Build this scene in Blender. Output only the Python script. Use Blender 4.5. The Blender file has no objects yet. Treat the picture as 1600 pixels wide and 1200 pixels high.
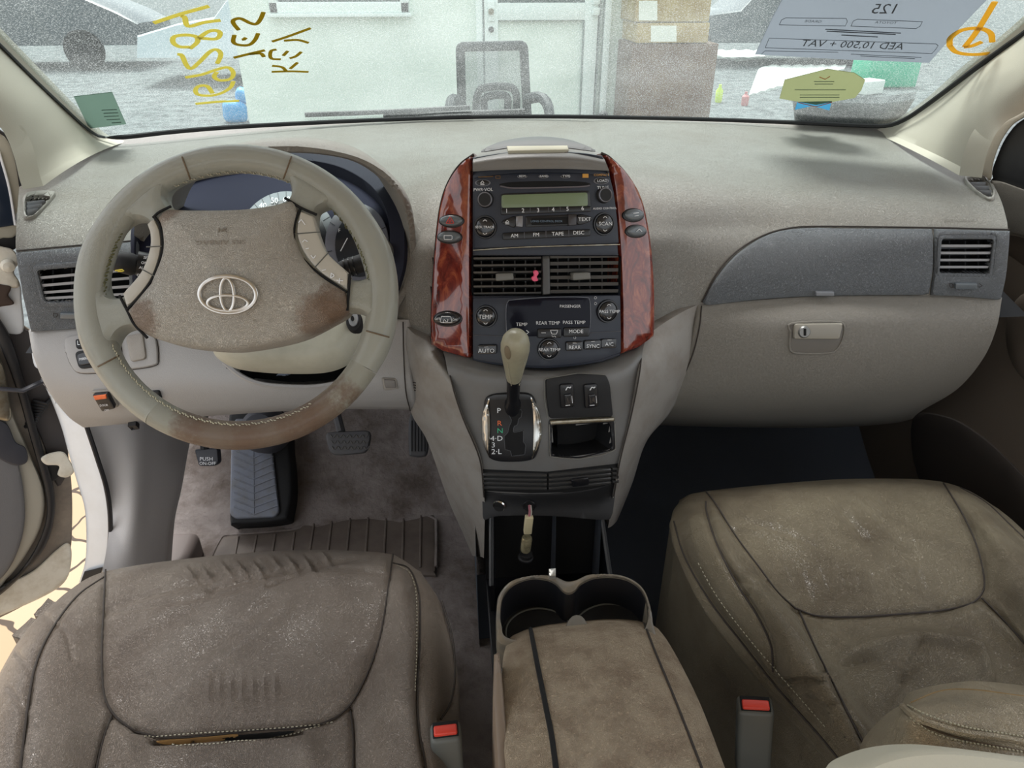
import bpy, bmesh, math, random
import numpy as np
from mathutils import Vector, Matrix
from mathutils.bvhtree import BVHTree
from mathutils.geometry import delaunay_2d_cdt
random.seed(7); rng = np.random.default_rng(7)
S = bpy.context.scene; COL = S.collection
# ------------------------------------------------------------------ camera
CAM = np.array([-0.136, 0.0, 1.60]); FPX = 1109.0
TH, PS = math.radians(30), math.radians(4.8)
DF = np.array([math.sin(PS)*math.cos(TH), math.cos(PS)*math.cos(TH), -math.sin(TH)])
RT = np.array([math.cos(PS), -math.sin(PS), 0.0]); UP = np.cross(RT, DF)
cd = bpy.data.cameras.new('camera'); cam = bpy.data.objects.new('camera', cd); COL.objects.link(cam)
cd.sensor_width = 36.0; cd.lens = 36.0*FPX/1600; cd.clip_start = 0.02; cd.clip_end = 300
cam.matrix_world = Matrix(((RT[0], UP[0], -DF[0], CAM[0]), (RT[1], UP[1], -DF[1], CAM[1]), (RT[2], UP[2], -DF[2], CAM[2]), (0, 0, 0, 1)))
S.camera = cam
# ------------------------------------------------------------------ light
W = bpy.data.worlds.new('world'); S.world = W; W.use_nodes = True
wn = W.node_tree.nodes; wl = W.node_tree.links; wn.clear()
wo = wn.new('ShaderNodeOutputWorld'); wb = wn.new('ShaderNodeBackground'); wb.inputs[1].default_value = 1.0
tc = wn.new('ShaderNodeTexCoord'); sx = wn.new('ShaderNodeSeparateXYZ'); wl.new(tc.outputs['Generated'], sx.inputs[0])
cr = wn.new('ShaderNodeValToRGB'); wl.new(sx.outputs[2], cr.inputs[0]); wl.new(cr.outputs[0], wb.inputs[0]); wl.new(wb.outputs[0], wo.inputs[0])
e = cr.color_ramp.elements; e[0].position = 0.0; e[0].color = (.30, .29, .27, 1); e[1].position = 1.0; e[1].color = (.95, .96, 1, 1)
for p, c in ((.03, (.85, .9, .92, 1)), (.35, (.9, .93, .97, 1))):
    q = e.new(p); q.color = c
def area(name, loc, target, size, sy, power, col=(1, 1, 1)):
    l = bpy.data.lights.new(name, 'AREA'); l.shape = 'RECTANGLE'; l.size = size; l.size_y = sy; l.energy = power; l.color = col
    o = bpy.data.objects.new(name, l); COL.objects.link(o); o.location = loc
    o.rotation_euler = (Vector(target)-Vector(loc)).to_track_quat('-Z', 'Y').to_euler(); return o
sl = bpy.data.lights.new('sun', 'SUN'); sl.energy = 4.0; sl.angle = math.radians(25); sl.color = (1, .985, .955)
so = bpy.data.objects.new('sun', sl); COL.objects.link(so); so.rotation_euler = (Vector((.12, -.50, -1))).to_track_quat('-Z', 'Y').to_euler()
S.view_settings.view_transform = 'Standard'; S.view_settings.look = 'None'; S.view_settings.gamma = 1; S.view_settings.use_curve_mapping = False
S.view_settings.exposure = 0.7
# ------------------------------------------------------------------ projection: pixel of the photo -> ray from the camera into the place
def ray(px, py):
    return DF + (px-800)/FPX*RT - (py-600)/FPX*UP
def proj(P):
    P = np.asarray(P, float)-CAM; d = P@DF
    return np.stack([800+FPX*(P@RT)/d, 600-FPX*(P@UP)/d], -1)
def atY(px, py, y): r = ray(px, py); return CAM+r*(y-CAM[1])/r[1]
def atZ(px, py, z): r = ray(px, py); return CAM+r*(z-CAM[2])/r[2]
def atX(px, py, x): r = ray(px, py); return CAM+r*(x-CAM[0])/r[0]
class PlaneS:
    def __init__(s, p, n): s.p = np.array(p, float); s.n = np.array(n, float)/np.linalg.norm(n)
    def hit(s, px, py):
        r = ray(px, py); return CAM+r*((s.p-CAM)@s.n)/(r@s.n), s.n
class FuncS:      # F(x,y,z)=0, F<0 on the camera's side
    def __init__(s, F, t0=.3, t1=6): s.F = F; s.t0 = t0; s.t1 = t1
    def hit(s, px, py):
        r = ray(px, py); a, b = s.t0, s.t1
        for _ in range(40):
            m = .5*(a+b)
            if s.F(*(CAM+r*m)) < 0: a = m
            else: b = m
        p = CAM+r*a; e = 1e-4; F = s.F
        n = -np.array([F(p[0]+e, p[1], p[2])-F(p[0]-e, p[1], p[2]), F(p[0], p[1]+e, p[2])-F(p[0], p[1]-e, p[2]), F(p[0], p[1], p[2]+e)-F(p[0], p[1], p[2]-e)])
        return p, n/np.linalg.norm(n)
class MeshS:
    def __init__(s, V, F):
        V = np.asarray(V); s.b = BVHTree.FromPolygons([Vector(v) for v in V], [list(f) for f in F]); s.last = None
        s.V = V; s.P = proj(V)
        N = np.zeros_like(V)
        for f in F:
            a, b, c = V[f[0]], V[f[1]], V[f[2]]; n = np.cross(b-a, c-a)
            for i in f: N[i] += n
        l = np.linalg.norm(N, axis=1); l[l == 0] = 1; N /= l[:, None]
        fl = np.einsum('ij,ij->i', N, V-CAM) > 0; N[fl] *= -1; s.N = N
    def hit(s, px, py):
        r = ray(px, py); h = s.b.ray_cast(Vector(CAM), Vector(r))
        d = (s.P[:, 0]-px)**2+(s.P[:, 1]-py)**2; k = np.argsort(d)[:4]; w = 1/(d[k]+1); n = (s.N[k]*w[:, None]).sum(0); n /= np.linalg.norm(n)
        if h[0] is not None: return np.array(h[0]), n
        i = k[0]; V = s.V[i]; t = ((V-CAM)@DF); return CAM+r*t, n
class TowS:      # a surface whose stacked layers are measured straight towards the viewer's side (for faces seen at a glancing angle)
    def __init__(s, b, h=0.): s.b = b; s.h = h
    def hit(s, px, py):
        p, n = s.b.hit(px, py); r = ray(px, py); m = -r/np.linalg.norm(r); return p+m*s.h, m
class OffS:
    def __init__(s, b, h): s.b = b; s.h = h
    def hit(s, px, py):
        p, n = s.b.hit(px, py); return p+n*s.h, n
# ------------------------------------------------------------------ curves in pixel space
def cat(pts, closed=False, k=10):
    P = [np.array(p, float) for p in pts]; n = len(P); out = []
    if n < 3: return np.array(P)
    rngi = range(n if closed else n-1)
    for i in rngi:
        if closed: a, b, c, d = P[(i-1) % n], P[i], P[(i+1) % n], P[(i+2) % n]
        else:
            b, c = P[i], P[i+1]; a = P[i-1] if i else 2*b-c; d = P[i+2] if i+2 < n else 2*c-b
        for j in range(k):
            t = j/k; out.append(.5*((2*b)+(c-a)*t+(2*a-5*b+4*c-d)*t*t+(3*b-a-3*c+d)*t**3))
    if not closed: out.append(P[-1])
    return np.array(out)
def resamp(P, n, closed=False, dim=2):
    P = np.asarray(P, float)
    if closed: P = np.vstack([P, P[:1]])
    L = np.r_[0, np.cumsum(np.linalg.norm(np.diff(P[:, :dim], axis=0), axis=1))]
    t = np.linspace(0, L[-1], n, endpoint=not closed)
    return np.stack([np.interp(t, L, P[:, i]) for i in range(P.shape[1])], 1)
def rnd(pts, r=6, k=4):
    P = [np.array(p, float) for p in pts]; n = len(P); out = []
    for i in range(n):
        a, b, c = P[i-1], P[i], P[(i+1) % n]; u = a-b; v = c-b; lu = np.linalg.norm(u); lv = np.linalg.norm(v); q = min(r, lu*.45, lv*.45)
        p0 = b+u/lu*q; p1 = b+v/lv*q
        for j in range(k+1):
            t = j/k; out.append((1-t)**2*p0+2*t*(1-t)*b+t*t*p1)
    return np.array(out)
def sm(pts, k=8): return cat(pts, True, k)
def ell(cx, cy, rx, ry, n=28, rot=0):
    a = np.linspace(0, 2*math.pi, n, endpoint=False); c, s = math.cos(rot), math.sin(rot)
    x, y = rx*np.cos(a), ry*np.sin(a); return np.stack([cx+x*c-y*s, cy+x*s+y*c], 1)
def rect(x0, y0, x1, y1, r=0):
    p = [(x0, y0), (x1, y0), (x1, y1), (x0, y1)]; return rnd(p, r) if r else np.array(p, float)
def segdist(Q, P, closed=True):
    Q = np.asarray(Q, float); A = np.asarray(P, float); B = np.roll(A, -1, axis=0)
    if not closed: A, B = A[:-1], B[:-1]
    out = np.full(len(Q), 1e9)
    for a, b in zip(A, B):
        ab = b-a; l = ab@ab
        t = np.clip(((Q-a)@ab)/l, 0, 1) if l > 1e-12 else np.zeros(len(Q))
        d = np.hypot(*(Q-(a+t[:, None]*ab)).T); out = np.minimum(out, d)
    return out
def inside(Q, P):
    Q = np.asarray(Q, float); x, y = Q[:, 0], Q[:, 1]; c = np.zeros(len(Q), bool); n = len(P)
    for i in range(n):
        x0, y0 = P[i-1]; x1, y1 = P[i]
        m = ((y0 > y) != (y1 > y)); 
        if y1 != y0: c ^= m & (x < (x1-x0)*(y-y0)/(y1-y0)+x0)
    return c
def dens(P, step):
    out = []; n = len(P)
    for i in range(n):
        a, b = P[i], P[(i+1) % n]; m = max(1, int(np.linalg.norm(b-a)/step))
        for j in range(m): out.append(a+(b-a)*j/m)
    return np.array(out)
# ------------------------------------------------------------------ objects
def mesh(name, V, F, mat, par=None, smooth=True, mats=None, fm=None):
    m = bpy.data.meshes.new(name); m.from_pydata([tuple(map(float, v)) for v in V], [], [tuple(int(i) for i in f) for f in F])
    m.materials.append(mat)
    for x in (mats or []): m.materials.append(x)
    if fm is not None: m.polygons.foreach_set('material_index', np.array(fm, dtype=np.int32))
    b = bmesh.new(); b.from_mesh(m); bmesh.ops.recalc_face_normals(b, faces=b.faces); b.to_mesh(m); b.free()
    if smooth:
        m.polygons.foreach_set('use_smooth', [True]*len(m.polygons))
        try: m.set_sharp_from_angle(angle=math.radians(40 if smooth is True else smooth))
        except Exception: pass
    o = bpy.data.objects.new(name, m); COL.objects.link(o)
    if par is not None: attach(o, par)
    return o
def worldloc(o):
    v = Vector(o.location)
    while o.parent: o = o.parent; v += o.location
    return v
def attach(o, par): o.parent = par; o.location = -worldloc(par); return o
def thing(name, label, cat_, loc=(0, 0, 0), group=None):
    o = bpy.data.objects.new(name, None); COL.objects.link(o); o.location = tuple(map(float, loc)); o.empty_display_size = .05
    return tag(o, label, cat_, group)
def tag(o, label, cat_, group=None, kind=None):
    o['label'] = label; o['category'] = cat_
    if group: o['group'] = group
    if kind: o['kind'] = kind
    return o
def struct(o, label=None, cat_=None):
    o['kind'] = 'structure'
    if label: o['label'] = label; o['category'] = cat_
    return o
class MB:
    def __init__(s): s.V = []; s.F = []; s.M = []; s.mi = 0
    def add(s, V, F):
        o = len(s.V); s.V += [np.array(v, float) for v in V]; s.F += [tuple(int(i)+o for i in f) for f in F]; s.M += [s.mi]*len(F); return s
    def build(s, name, mat, par=None, smooth=True, mats=None):
        return mesh(name, s.V, s.F, mat, par, smooth, mats, s.M if mats else None)
def box(c, sz, R=None, b=0.0):
    x, y, z = [q/2 for q in sz]
    if b <= 0:
        V = np.array([(i*x, j*y, k*z) for i in (-1, 1) for j in (-1, 1) for k in (-1, 1)])
        F = [(0, 1, 3, 2), (4, 6, 7, 5), (0, 4, 5, 1), (2, 3, 7, 6), (0, 2, 6, 4), (1, 5, 7, 3)]
    else:
        bm = bmesh.new(); bmesh.ops.create_cube(bm, size=1)
        for v in bm.verts: v.co = Vector((v.co.x*sz[0], v.co.y*sz[1], v.co.z*sz[2]))
        bmesh.ops.bevel(bm, geom=list(bm.edges), offset=min(b, min(sz)*.45), segments=3, affect='EDGES', profile=.5)
        bm.verts.ensure_lookup_table(); V = np.array([tuple(v.co) for v in bm.verts]); F = [[v.index for v in f.verts] for f in bm.faces]; bm.free()
    if R is not None: V = V@np.array(R).T
    return V+np.array(c), F
def rotm(rx=0, ry=0, rz=0):
    from mathutils import Euler
    return np.array(Euler((rx, ry, rz)).to_matrix())
def tube(P, r, n=8, closed=False, caps=True, flat=1.0, upv=None):
    P = np.asarray(P, float); m = len(P); r = np.full(m, r) if np.isscalar(r) else np.asarray(r)
    T = np.roll(P, -1, 0)-np.roll(P, 1, 0)
    if not closed: T[0] = P[1]-P[0]; T[-1] = P[-1]-P[-2]
    T /= np.maximum(np.linalg.norm(T, axis=1), 1e-12)[:, None]
    u = np.array(upv, float) if upv is not None else (np.array([0, 0, 1.]) if abs(T[0][2]) < .9 else np.array([0, 1., 0])); V = []
    for i in range(m):
        a = np.cross(T[i], u); l = np.linalg.norm(a)
        a = a/l if l > 1e-9 else np.array([1., 0, 0]); b = np.cross(a, T[i])
        if upv is None: u = b
        for j in range(n):
            t = 2*math.pi*j/n; V.append(P[i]+r[i]*(a*math.cos(t)+b*math.sin(t)*flat))
    F = []
    for i in range(m if closed else m-1):
        for j in range(n):
            k = (i+1) % m; F.append((i*n+j, i*n+(j+1) % n, k*n+(j+1) % n, k*n+j))
    if caps and not closed: F.append(tuple(range(n-1, -1, -1))); F.append(tuple(range((m-1)*n, m*n)))
    return V, F
def lathe(prof, c, ax=(0, 0, 1), n=32, e1=None, caps=True):
    ax = np.array(ax, float)/np.linalg.norm(ax); q = np.array(e1, float) if e1 is not None else (np.array([1., 0, 0]) if abs(ax[0]) < .9 else np.array([0, 1., 0]))
    a = q-ax*(q@ax); a /= np.linalg.norm(a); b = np.cross(ax, a); V = []; F = []; m = len(prof)
    for r, h in prof:
        for j in range(n):
            t = 2*math.pi*j/n; V.append(np.array(c)+ax*h+r*(a*math.cos(t)+b*math.sin(t)))
    for i in range(m-1):
        for j in range(n): F.append((i*n+j, i*n+(j+1) % n, (i+1)*n+(j+1) % n, (i+1)*n+j))
    if caps and prof[0][0] > 1e-6: F.append(tuple(range(n-1, -1, -1)))
    if caps and prof[-1][0] > 1e-6: F.append(tuple(range((m-1)*n, m*n)))
    return V, F
# ------------------------------------------------------------------ lofted skins
def grid(rows, nu, nv, mode='y'):
    R = []
    for row in rows:
        c = cat(row, False, 12) if len(row) > 2 else np.array(row, float)
        R.append(resamp(c, nu))
    R = np.array(R); out = np.zeros((nv, nu, 3))
    for j in range(nu):
        c = cat(R[:, j], False, 12) if len(rows) > 2 else R[:, j]
        out[:, j] = resamp(c, nv)
    G = np.zeros((nv, nu, 3))
    for i in range(nv):
        for j in range(nu):
            px, py, d = out[i, j]; G[i, j] = atY(px, py, d) if mode == 'y' else (atZ(px, py, d) if mode == 'z' else atX(px, py, d))
    return G
def gfaces(nv, nu): return [(i*nu+j, i*nu+j+1, (i+1)*nu+j+1, (i+1)*nu+j) for i in range(nv-1) for j in range(nu-1)]
def gnormals(G):
    du = np.gradient(G, axis=1); dv = np.gradient(G, axis=0); N = np.cross(du, dv); N /= np.maximum(np.linalg.norm(N, axis=2), 1e-12)[..., None]
    f = np.einsum('ijk,ijk->ij', N, G-CAM) > 0; N[f] *= -1; return N
def skin(name, G, mat, par=None, back=(0, .03, -.02), sides='tblr', rr=.0, cut=(), **kw):
    """grid sheet with a rolled edge that runs back by vector 'back' on the given sides -> a solid looking panel"""
    nv, nu = G.shape[:2]; V = G.reshape(-1, 3).tolist(); F = gfaces(nv, nu)
    if len(cut):
        PP = proj(G.reshape(-1, 3)); C = np.array([PP[list(f)].mean(0) for f in F]); m = np.zeros(len(F), bool)
        for q in cut: m |= inside(C, np.asarray(q, float))
        F = [f for f, k in zip(F, m) if not k]
    N = gnormals(G).reshape(-1, 3); back = np.array(back, float)
    b = []
    if 't' in sides and 'l' in sides and 'b' in sides and 'r' in sides:
        b = [j for j in range(nu)]+[i*nu+nu-1 for i in range(1, nv)]+[(nv-1)*nu+j for j in range(nu-2, -1, -1)]+[i*nu for i in range(nv-2, 0, -1)]; runs = [(b, True)]
    else:
        runs = []
        if 't' in sides: runs.append(([j for j in range(nu)], False))
        if 'b' in sides: runs.append(([(nv-1)*nu+j for j in range(nu)], False))
        if 'l' in sides: runs.append(([i*nu for i in range(nv)], False))
        if 'r' in sides: runs.append(([i*nu+nu-1 for i in range(nv)], False))
    for ids, cl in runs:
        prev = ids; steps = ((.1, 0.), (1., 0.)) if rr <= 0 else ((.0, .3), (.0, .7), (.0, 1.), (1., 1.))
        G0 = np.array(V); cen = G.reshape(-1, 3).mean(0)
        for s, q in steps:
            cur = []
            for i in ids:
                p = G0[i]+back*s
                if rr > 0:
                    a = q*math.pi/2; out = G0[i]-cen; out -= N[i]*(out@N[i]); out /= max(np.linalg.norm(out), 1e-9)
                    p = p+out*rr*math.sin(a)-N[i]*rr*(1-math.cos(a))
                V.append(p); cur.append(len(V)-1)
            m = len(ids)
            for k in range(m if cl else m-1): F.append((prev[k], prev[(k+1) % m], cur[(k+1) % m], cur[k]))
            prev = cur
    return mesh(name, V, F, mat, par, **kw)
def gsurf(G): nv, nu = G.shape[:2]; return MeshS(G.reshape(-1, 3), gfaces(nv, nu))
# ------------------------------------------------------------------ patches: outline on a surface, given a rounded rim and real thickness
def patch_mb(mb, out, surf, h=.002, dep=.006, bev=2., bh=None, dome=0., dr=30., holes=(), step=9., hf=None, bst=None):
    bst = bst or max(2., min(step, 6.)); P = dens(np.asarray(out, float), bst); H = [dens(np.asarray(q, float), bst) for q in holes]
    bh = bev*.0009 if bh is None else bh; loops = [P]+H; pts = []; edges = []
    for L in loops:
        o = len(pts); pts += list(L); edges += [(o+i, o+(i+1) % len(L)) for i in range(len(L))]
    nb = len(pts); B = np.vstack(loops); extra = []
    ar = .5*np.sum(P[:, 0]*np.roll(P[:, 1], -1)-np.roll(P[:, 0], -1)*P[:, 1])
    for li, L in enumerate(loops):
        T = np.roll(L, -1, 0)-np.roll(L, 1, 0); T /= np.maximum(np.linalg.norm(T, axis=1), 1e-9)[:, None]
        a = .5*np.sum(L[:, 0]*np.roll(L[:, 1], -1)-np.roll(L[:, 0], -1)*L[:, 1]); nrm = np.stack([-T[:, 1], T[:, 0]], 1)*(1 if a > 0 else -1)*(1 if li == 0 else -1)
        for f in (.35, 1.):
            if bev > 0: extra.append(L+nrm*bev*f)
    E = np.vstack(extra) if extra else np.zeros((0, 2))
    x0, y0 = P.min(0); x1, y1 = P.max(0); nx = max(1, int((x1-x0)/step)); ny = max(1, int((y1-y0)/step))
    gx = [(x0+(i+.5)*(x1-x0)/nx+((j % 2)-.5)*.3*step, y0+(j+.5)*(y1-y0)/ny) for i in range(nx) for j in range(ny)]; gx = np.array(gx) if gx else np.zeros((0, 2))
    def ok(Q, mind):
        if len(Q) == 0: return Q
        m = inside(Q, P)
        for q in H: m &= ~inside(Q, q)
        Q = Q[m]
        if len(Q) == 0: return Q
        d = np.min([segdist(Q, L) for L in loops], axis=0); return Q[d > mind]
    if len(E):
        m = inside(E, P)
        for q in H: m &= ~inside(E, q)
        E = E[m]
    if len(E):
        d = np.min([segdist(E, L) for L in loops], axis=0); E = E[d > bev*.28]
    gx = ok(gx, bev+step*.35)
    allp = np.vstack([B, E, gx]) if len(E) or len(gx) else B
    r = delaunay_2d_cdt([Vector((float(p[0]), float(p[1]))) for p in allp], edges, [], 1 if not H else 0, 1e-5)
    Q = np.array([tuple(v) for v in r[0]]); tris = [f for f in r[2]]
    C = np.array([Q[list(f)].mean(0) for f in tris]); m = inside(C, P)
    for q in H: m &= ~inside(C, q)
    tris = [f for f, k in zip(tris, m) if k]
    d = np.min([segdist(Q, L) for L in loops], axis=0)
    hh = np.full(len(Q), h, float)
    if bev > 0: hh -= bh*(1-np.sqrt(np.clip(1-(1-np.clip(d/bev, 0, 1))**2, 0, 1)))
    if dome: hh += dome*(1-np.exp(-d/dr))
    if hf is not None: hh += hf(Q, d)
    V = []; NN = []
    for i in range(len(Q)):
        p, n = surf.hit(*Q[i]); V.append(p+n*hh[i]); NN.append((p, n))
    F = [tuple(f) for f in tris]
    cnt = {}
    for f in F:
        for a, b in zip(f, f[1:]+f[:1]): cnt[(a, b)] = 1
    be = [(a, b) for (a, b) in cnt if (b, a) not in cnt]; low = {}
    for a, b in be:
        for i in (a, b):
            if i not in low: p, n = NN[i]; V.append(p+n*(h-dep)); low[i] = len(V)-1
        F.append((b, a, low[a], low[b]))
    mb.add(V, F); return mb
def patch(name, out, surf, mat, par=None, smooth=True, **kw): return patch_mb(MB(), out, surf, **kw).build(name, mat, par, smooth)
def line_mb(mb, pts, surf, r=.0008, h=0., n=6, closed=False, smooth_=True, step=5, flat=1.):
    P = cat(pts, closed, 6) if (smooth_ and len(pts) > 2) else np.array(pts, float)
    L = np.linalg.norm(np.diff(P, axis=0), axis=1).sum(); P = resamp(P, max(3, int(L/step)), closed)
    Q = []; u = None
    for p in P: a, nn = surf.hit(*p); Q.append(a+nn*h); u = nn
    V, F = tube(Q, r, n, closed, flat=flat, upv=u); return mb.add(V, F)
def line(name, pts, surf, mat, par=None, **kw): return line_mb(MB(), pts, surf, **kw).build(name, mat, par)
def text_mb(mb, s, px, py, size, surf, rot=0, mirror=False, h=.0006, sx=1., shear=0, ax='CENTER', xf=None):
    c = bpy.data.curves.new('t', 'FONT'); c.body = s; c.size = 1; c.align_x = ax; c.align_y = 'CENTER'; c.resolution_u = 2; c.shear = shear
    o = bpy.data.objects.new('t', c); COL.objects.link(o); dg = bpy.context.evaluated_depsgraph_get(); m = bpy.data.meshes.new_from_object(o.evaluated_get(dg))
    V = []; cs, sn = math.cos(math.radians(rot)), math.sin(math.radians(rot))
    for v in m.vertices:
        x, y = v.co.x*size*sx*(-1 if mirror else 1), v.co.y*size
        if xf is not None: qx, qy = xf(x, y)
        else: qx, qy = px+x*cs-y*sn, py-(x*sn+y*cs)
        p, n = surf.hit(qx, qy); V.append(p+n*h)
    F = [tuple(p.vertices) for p in m.polygons]; bpy.data.objects.remove(o); bpy.data.curves.remove(c); bpy.data.meshes.remove(m)
    return mb.add(V, F)
# ------------------------------------------------------------------ materials
def lin(c): return tuple(((x/255)/12.92 if x/255 <= .04045 else (((x/255)+.055)/1.055)**2.4) for x in c)
def M(name, rgb, rough=.5, metal=0., bump=None, var=None, coat=0., spec=.5, wear=None, emit=None):
    m = bpy.data.materials.new(name); m.use_nodes = True; N = m.node_tree.nodes; L = m.node_tree.links; b = N['Principled BSDF']; c = lin(rgb)
    b.inputs['Base Color'].default_value = (*c, 1); b.inputs['Roughness'].default_value = rough; b.inputs['Metallic'].default_value = metal
    b.inputs['Coat Weight'].default_value = coat; b.inputs['Coat Roughness'].default_value = .03; b.inputs['Specular IOR Level'].default_value = spec
    t = N.new('ShaderNodeTexCoord')
    src = None
    if var:      # (scale, second colour, amount)
        n = N.new('ShaderNodeTexNoise'); n.inputs['Scale'].default_value = var[0]; n.inputs['Detail'].default_value = 8; n.inputs['Roughness'].default_value = .65; L.new(t.outputs['Object'], n.inputs['Vector'])
        r = N.new('ShaderNodeMapRange'); r.inputs['From Min'].default_value = .42; r.inputs['From Max'].default_value = .68; r.inputs['To Max'].default_value = var[2]; L.new(n.outputs['Fac'], r.inputs['Value'])
        mx = N.new('ShaderNodeMix'); mx.data_type = 'RGBA'; mx.inputs['A'].default_value = (*c, 1); mx.inputs['B'].default_value = (*lin(var[1]), 1)
        L.new(r.outputs[0], mx.inputs['Factor']); L.new(mx.outputs['Result'], b.inputs['Base Color']); src = mx
    if bump:
        prev = None
        for kind, sc, st in bump:
            if kind == 'leather':
                n = N.new('ShaderNodeTexVoronoi'); n.feature = 'DISTANCE_TO_EDGE'; n.inputs['Scale'].default_value = sc; out = n.outputs['Distance']
                wn_ = N.new('ShaderNodeTexNoise'); wn_.inputs['Scale'].default_value = sc*.6; L.new(t.outputs['Object'], wn_.inputs['Vector'])
                ad = N.new('ShaderNodeMix'); ad.data_type = 'VECTOR'; ad.inputs['Factor'].default_value = .02; L.new(t.outputs['Object'], ad.inputs['A']); L.new(wn_.outputs['Color'], ad.inputs['B']); L.new(ad.outputs['Result'], n.inputs['Vector'])
                mr = N.new('ShaderNodeMapRange'); mr.inputs['From Max'].default_value = .25; L.new(out, mr.inputs['Value']); out = mr.outputs[0]
            elif kind == 'grain':
                n = N.new('ShaderNodeTexNoise'); n.inputs['Scale'].default_value = sc; n.inputs['Detail'].default_value = 3; L.new(t.outputs['Object'], n.inputs['Vector']); out = n.outputs['Fac']
            elif kind == 'crease':
                n = N.new('ShaderNodeTexNoise'); n.inputs['Scale'].default_value = sc; n.inputs['Detail'].default_value = 5; n.inputs['Distortion'].default_value = 1.5; n.noise_type = 'RIDGED_MULTIFRACTAL'; L.new(t.outputs['Object'], n.inputs['Vector']); out = n.outputs['Fac']
            bp = N.new('ShaderNodeBump'); bp.inputs['Strength'].default_value = 1; bp.inputs['Distance'].default_value = st; L.new(out, bp.inputs['Height'])
            if prev: L.new(prev.outputs[0], bp.inputs['Normal'])
            prev = bp
        L.new(prev.outputs[0], b.inputs['Normal'])
    if emit: b.inputs['Emission Color'].default_value = (*lin(emit[0]), 1); b.inputs['Emission Strength'].default_value = emit[1]
    return m
PAD = M('dash_pad_vinyl', (152, 150, 144), .55, bump=[('leather', 330, .0009)], var=(2.5, (136, 130, 120), .8))
BAND = M('slate_dash_plastic', (116, 121, 126), .45, bump=[('leather', 330, .0012)])
LOW = M('taupe_lower_plastic', (150, 146, 140), .5, bump=[('grain', 700, .0004)], var=(6, (138, 130, 120), .7))
LOWG = M('grey_lower_plastic', (158, 156, 154), .5, bump=[('grain', 700, .0004)])
WING = M('taupe_console_side', (138, 135, 130), .55, bump=[('grain', 600, .0004)], var=(22, (116, 108, 100), .6))
PANEL = M('pewter_console_plastic', (104, 104, 103), .38, var=(25, (98, 94, 90), .5), bump=[('grain', 900, .0001)])
PILLAR = M('beige_pillar_trim', (178, 172, 158), .6, bump=[('grain', 500, .0002)])
CHAR = M('charcoal_panel', (44, 49, 60), .35, bump=[('grain', 800, .0001)], spec=.35)
BLACK = M('black_plastic', (22, 23, 27), .32)
BLACKM = M('matt_black_plastic', (16, 17, 20), .65)
VOID = M('dark_recess', (8, 9, 11), .9)
SCRN = M('smoked_display', (14, 16, 30), .18, spec=.15)
LCD = M('green_lcd', (112, 128, 98), .3)
BTN = M('black_button', (30, 32, 37), .25, coat=.4)
BTNG = M('grey_button', (92, 100, 106), .3, coat=.5)
WHT = M('white_print', (225, 228, 232), .5)
ORG = M('orange_print', (205, 150, 60), .5); REDP = M('red_print', (200, 60, 50), .5); GRNP = M('green_print', (60, 175, 130), .5); ORNG = M('orange_red_print', (225, 110, 60), .5)
CHROME = M('chrome', (215, 215, 212), .16, 1.); CHROMED = M('satin_metal', (165, 160, 145), .35, .9, var=(60, (120, 105, 80), .8))
RIM = M('wheel_leather', (168, 170, 160), .28, coat=.35, bump=[('leather', 700, .00025)], var=(5, (160, 156, 142), .6))
RIMW = M('worn_wheel_leather', (122, 92, 68), .5, bump=[('leather', 700, .0003)], var=(55, (148, 138, 120), .9))
HUB = M('hub_vinyl', (182, 179, 171), .45, bump=[('leather', 330, .0008)], var=(5, (166, 156, 143), .7))
SPOKE = M('spoke_plastic', (172, 168, 158), .35)
SHRD = M('shroud_plastic', (182, 182, 168), .45, var=(10, (150, 148, 134), .6), bump=[('grain', 600, .0002)])
def leather(name, a, b, s=5.):
    return M(name, a, .33, bump=[('leather', 330, .0008), ('crease', 9, .007)], var=(s, b, 1.), spec=.5)
SEATL = leather('driver_leather', (126, 116, 106), (100, 88, 78))
SEATR = leather('passenger_leather', (126, 117, 98), (96, 86, 70), 6)
SEATB = leather('backrest_leather', (166, 154, 130), (132, 122, 102), 7)
SEATV = M('pale_backrest_vinyl', (190, 188, 172), .6, bump=[('grain', 500, .0003)])
ARM = M('armrest_vinyl', (166, 151, 129), .6, bump=[('leather', 330, .0008)], var=(30, (130, 112, 92), .9))
SEAMD = M('dark_seam', (48, 42, 38), .8); THREAD = M('pale_thread', (160, 156, 138), .7); THREADW = M('cream_thread', (176, 172, 150), .7)
CARP = M('footwell_carpet', (172, 162, 158), .95, bump=[('grain', 900, .004), ('grain', 60, .006)], var=(9, (118, 106, 98), 1.))
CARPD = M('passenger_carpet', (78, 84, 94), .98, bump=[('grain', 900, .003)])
RUBB = M('heel_pad_rubber', (112, 102, 94), .6, var=(20, (90, 80, 74), .7)); PEDR = M('pedal_rubber', (84, 84, 88), .55, var=(40, (84, 82, 80), .7)); FOOT = M('footrest_rubber', (122, 128, 142), .55, var=(40, (110, 108, 104), .6))
KICK = M('kick_panel_grey', (190, 186, 184), .55, bump=[('grain', 700, .0003)])
WPAINT = M('white_car_paint', (226, 230, 234), .2, coat=.6, var=(12, (204, 206, 206), .4)); CREAM = M('aged_white_paint', (214, 210, 198), .4, var=(25, (176, 166, 146), .7)); SEAL = M('rubber_seal', (26, 26, 29), .5)
DOORG = M('door_trim_grey', (104, 104, 106), .6, bump=[('grain', 700, .0003)]); DOORT = M('door_trim_taupe', (98, 88, 78), .65, bump=[('grain', 600, .0003)]); DOORD = M('door_trim_dark', (52, 54, 58), .6, bump=[('grain', 600, .0003)])
REDB = M('red_buckle_button', (205, 60, 45), .4); BUCK = M('buckle_plastic', (86, 88, 84), .5)
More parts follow.
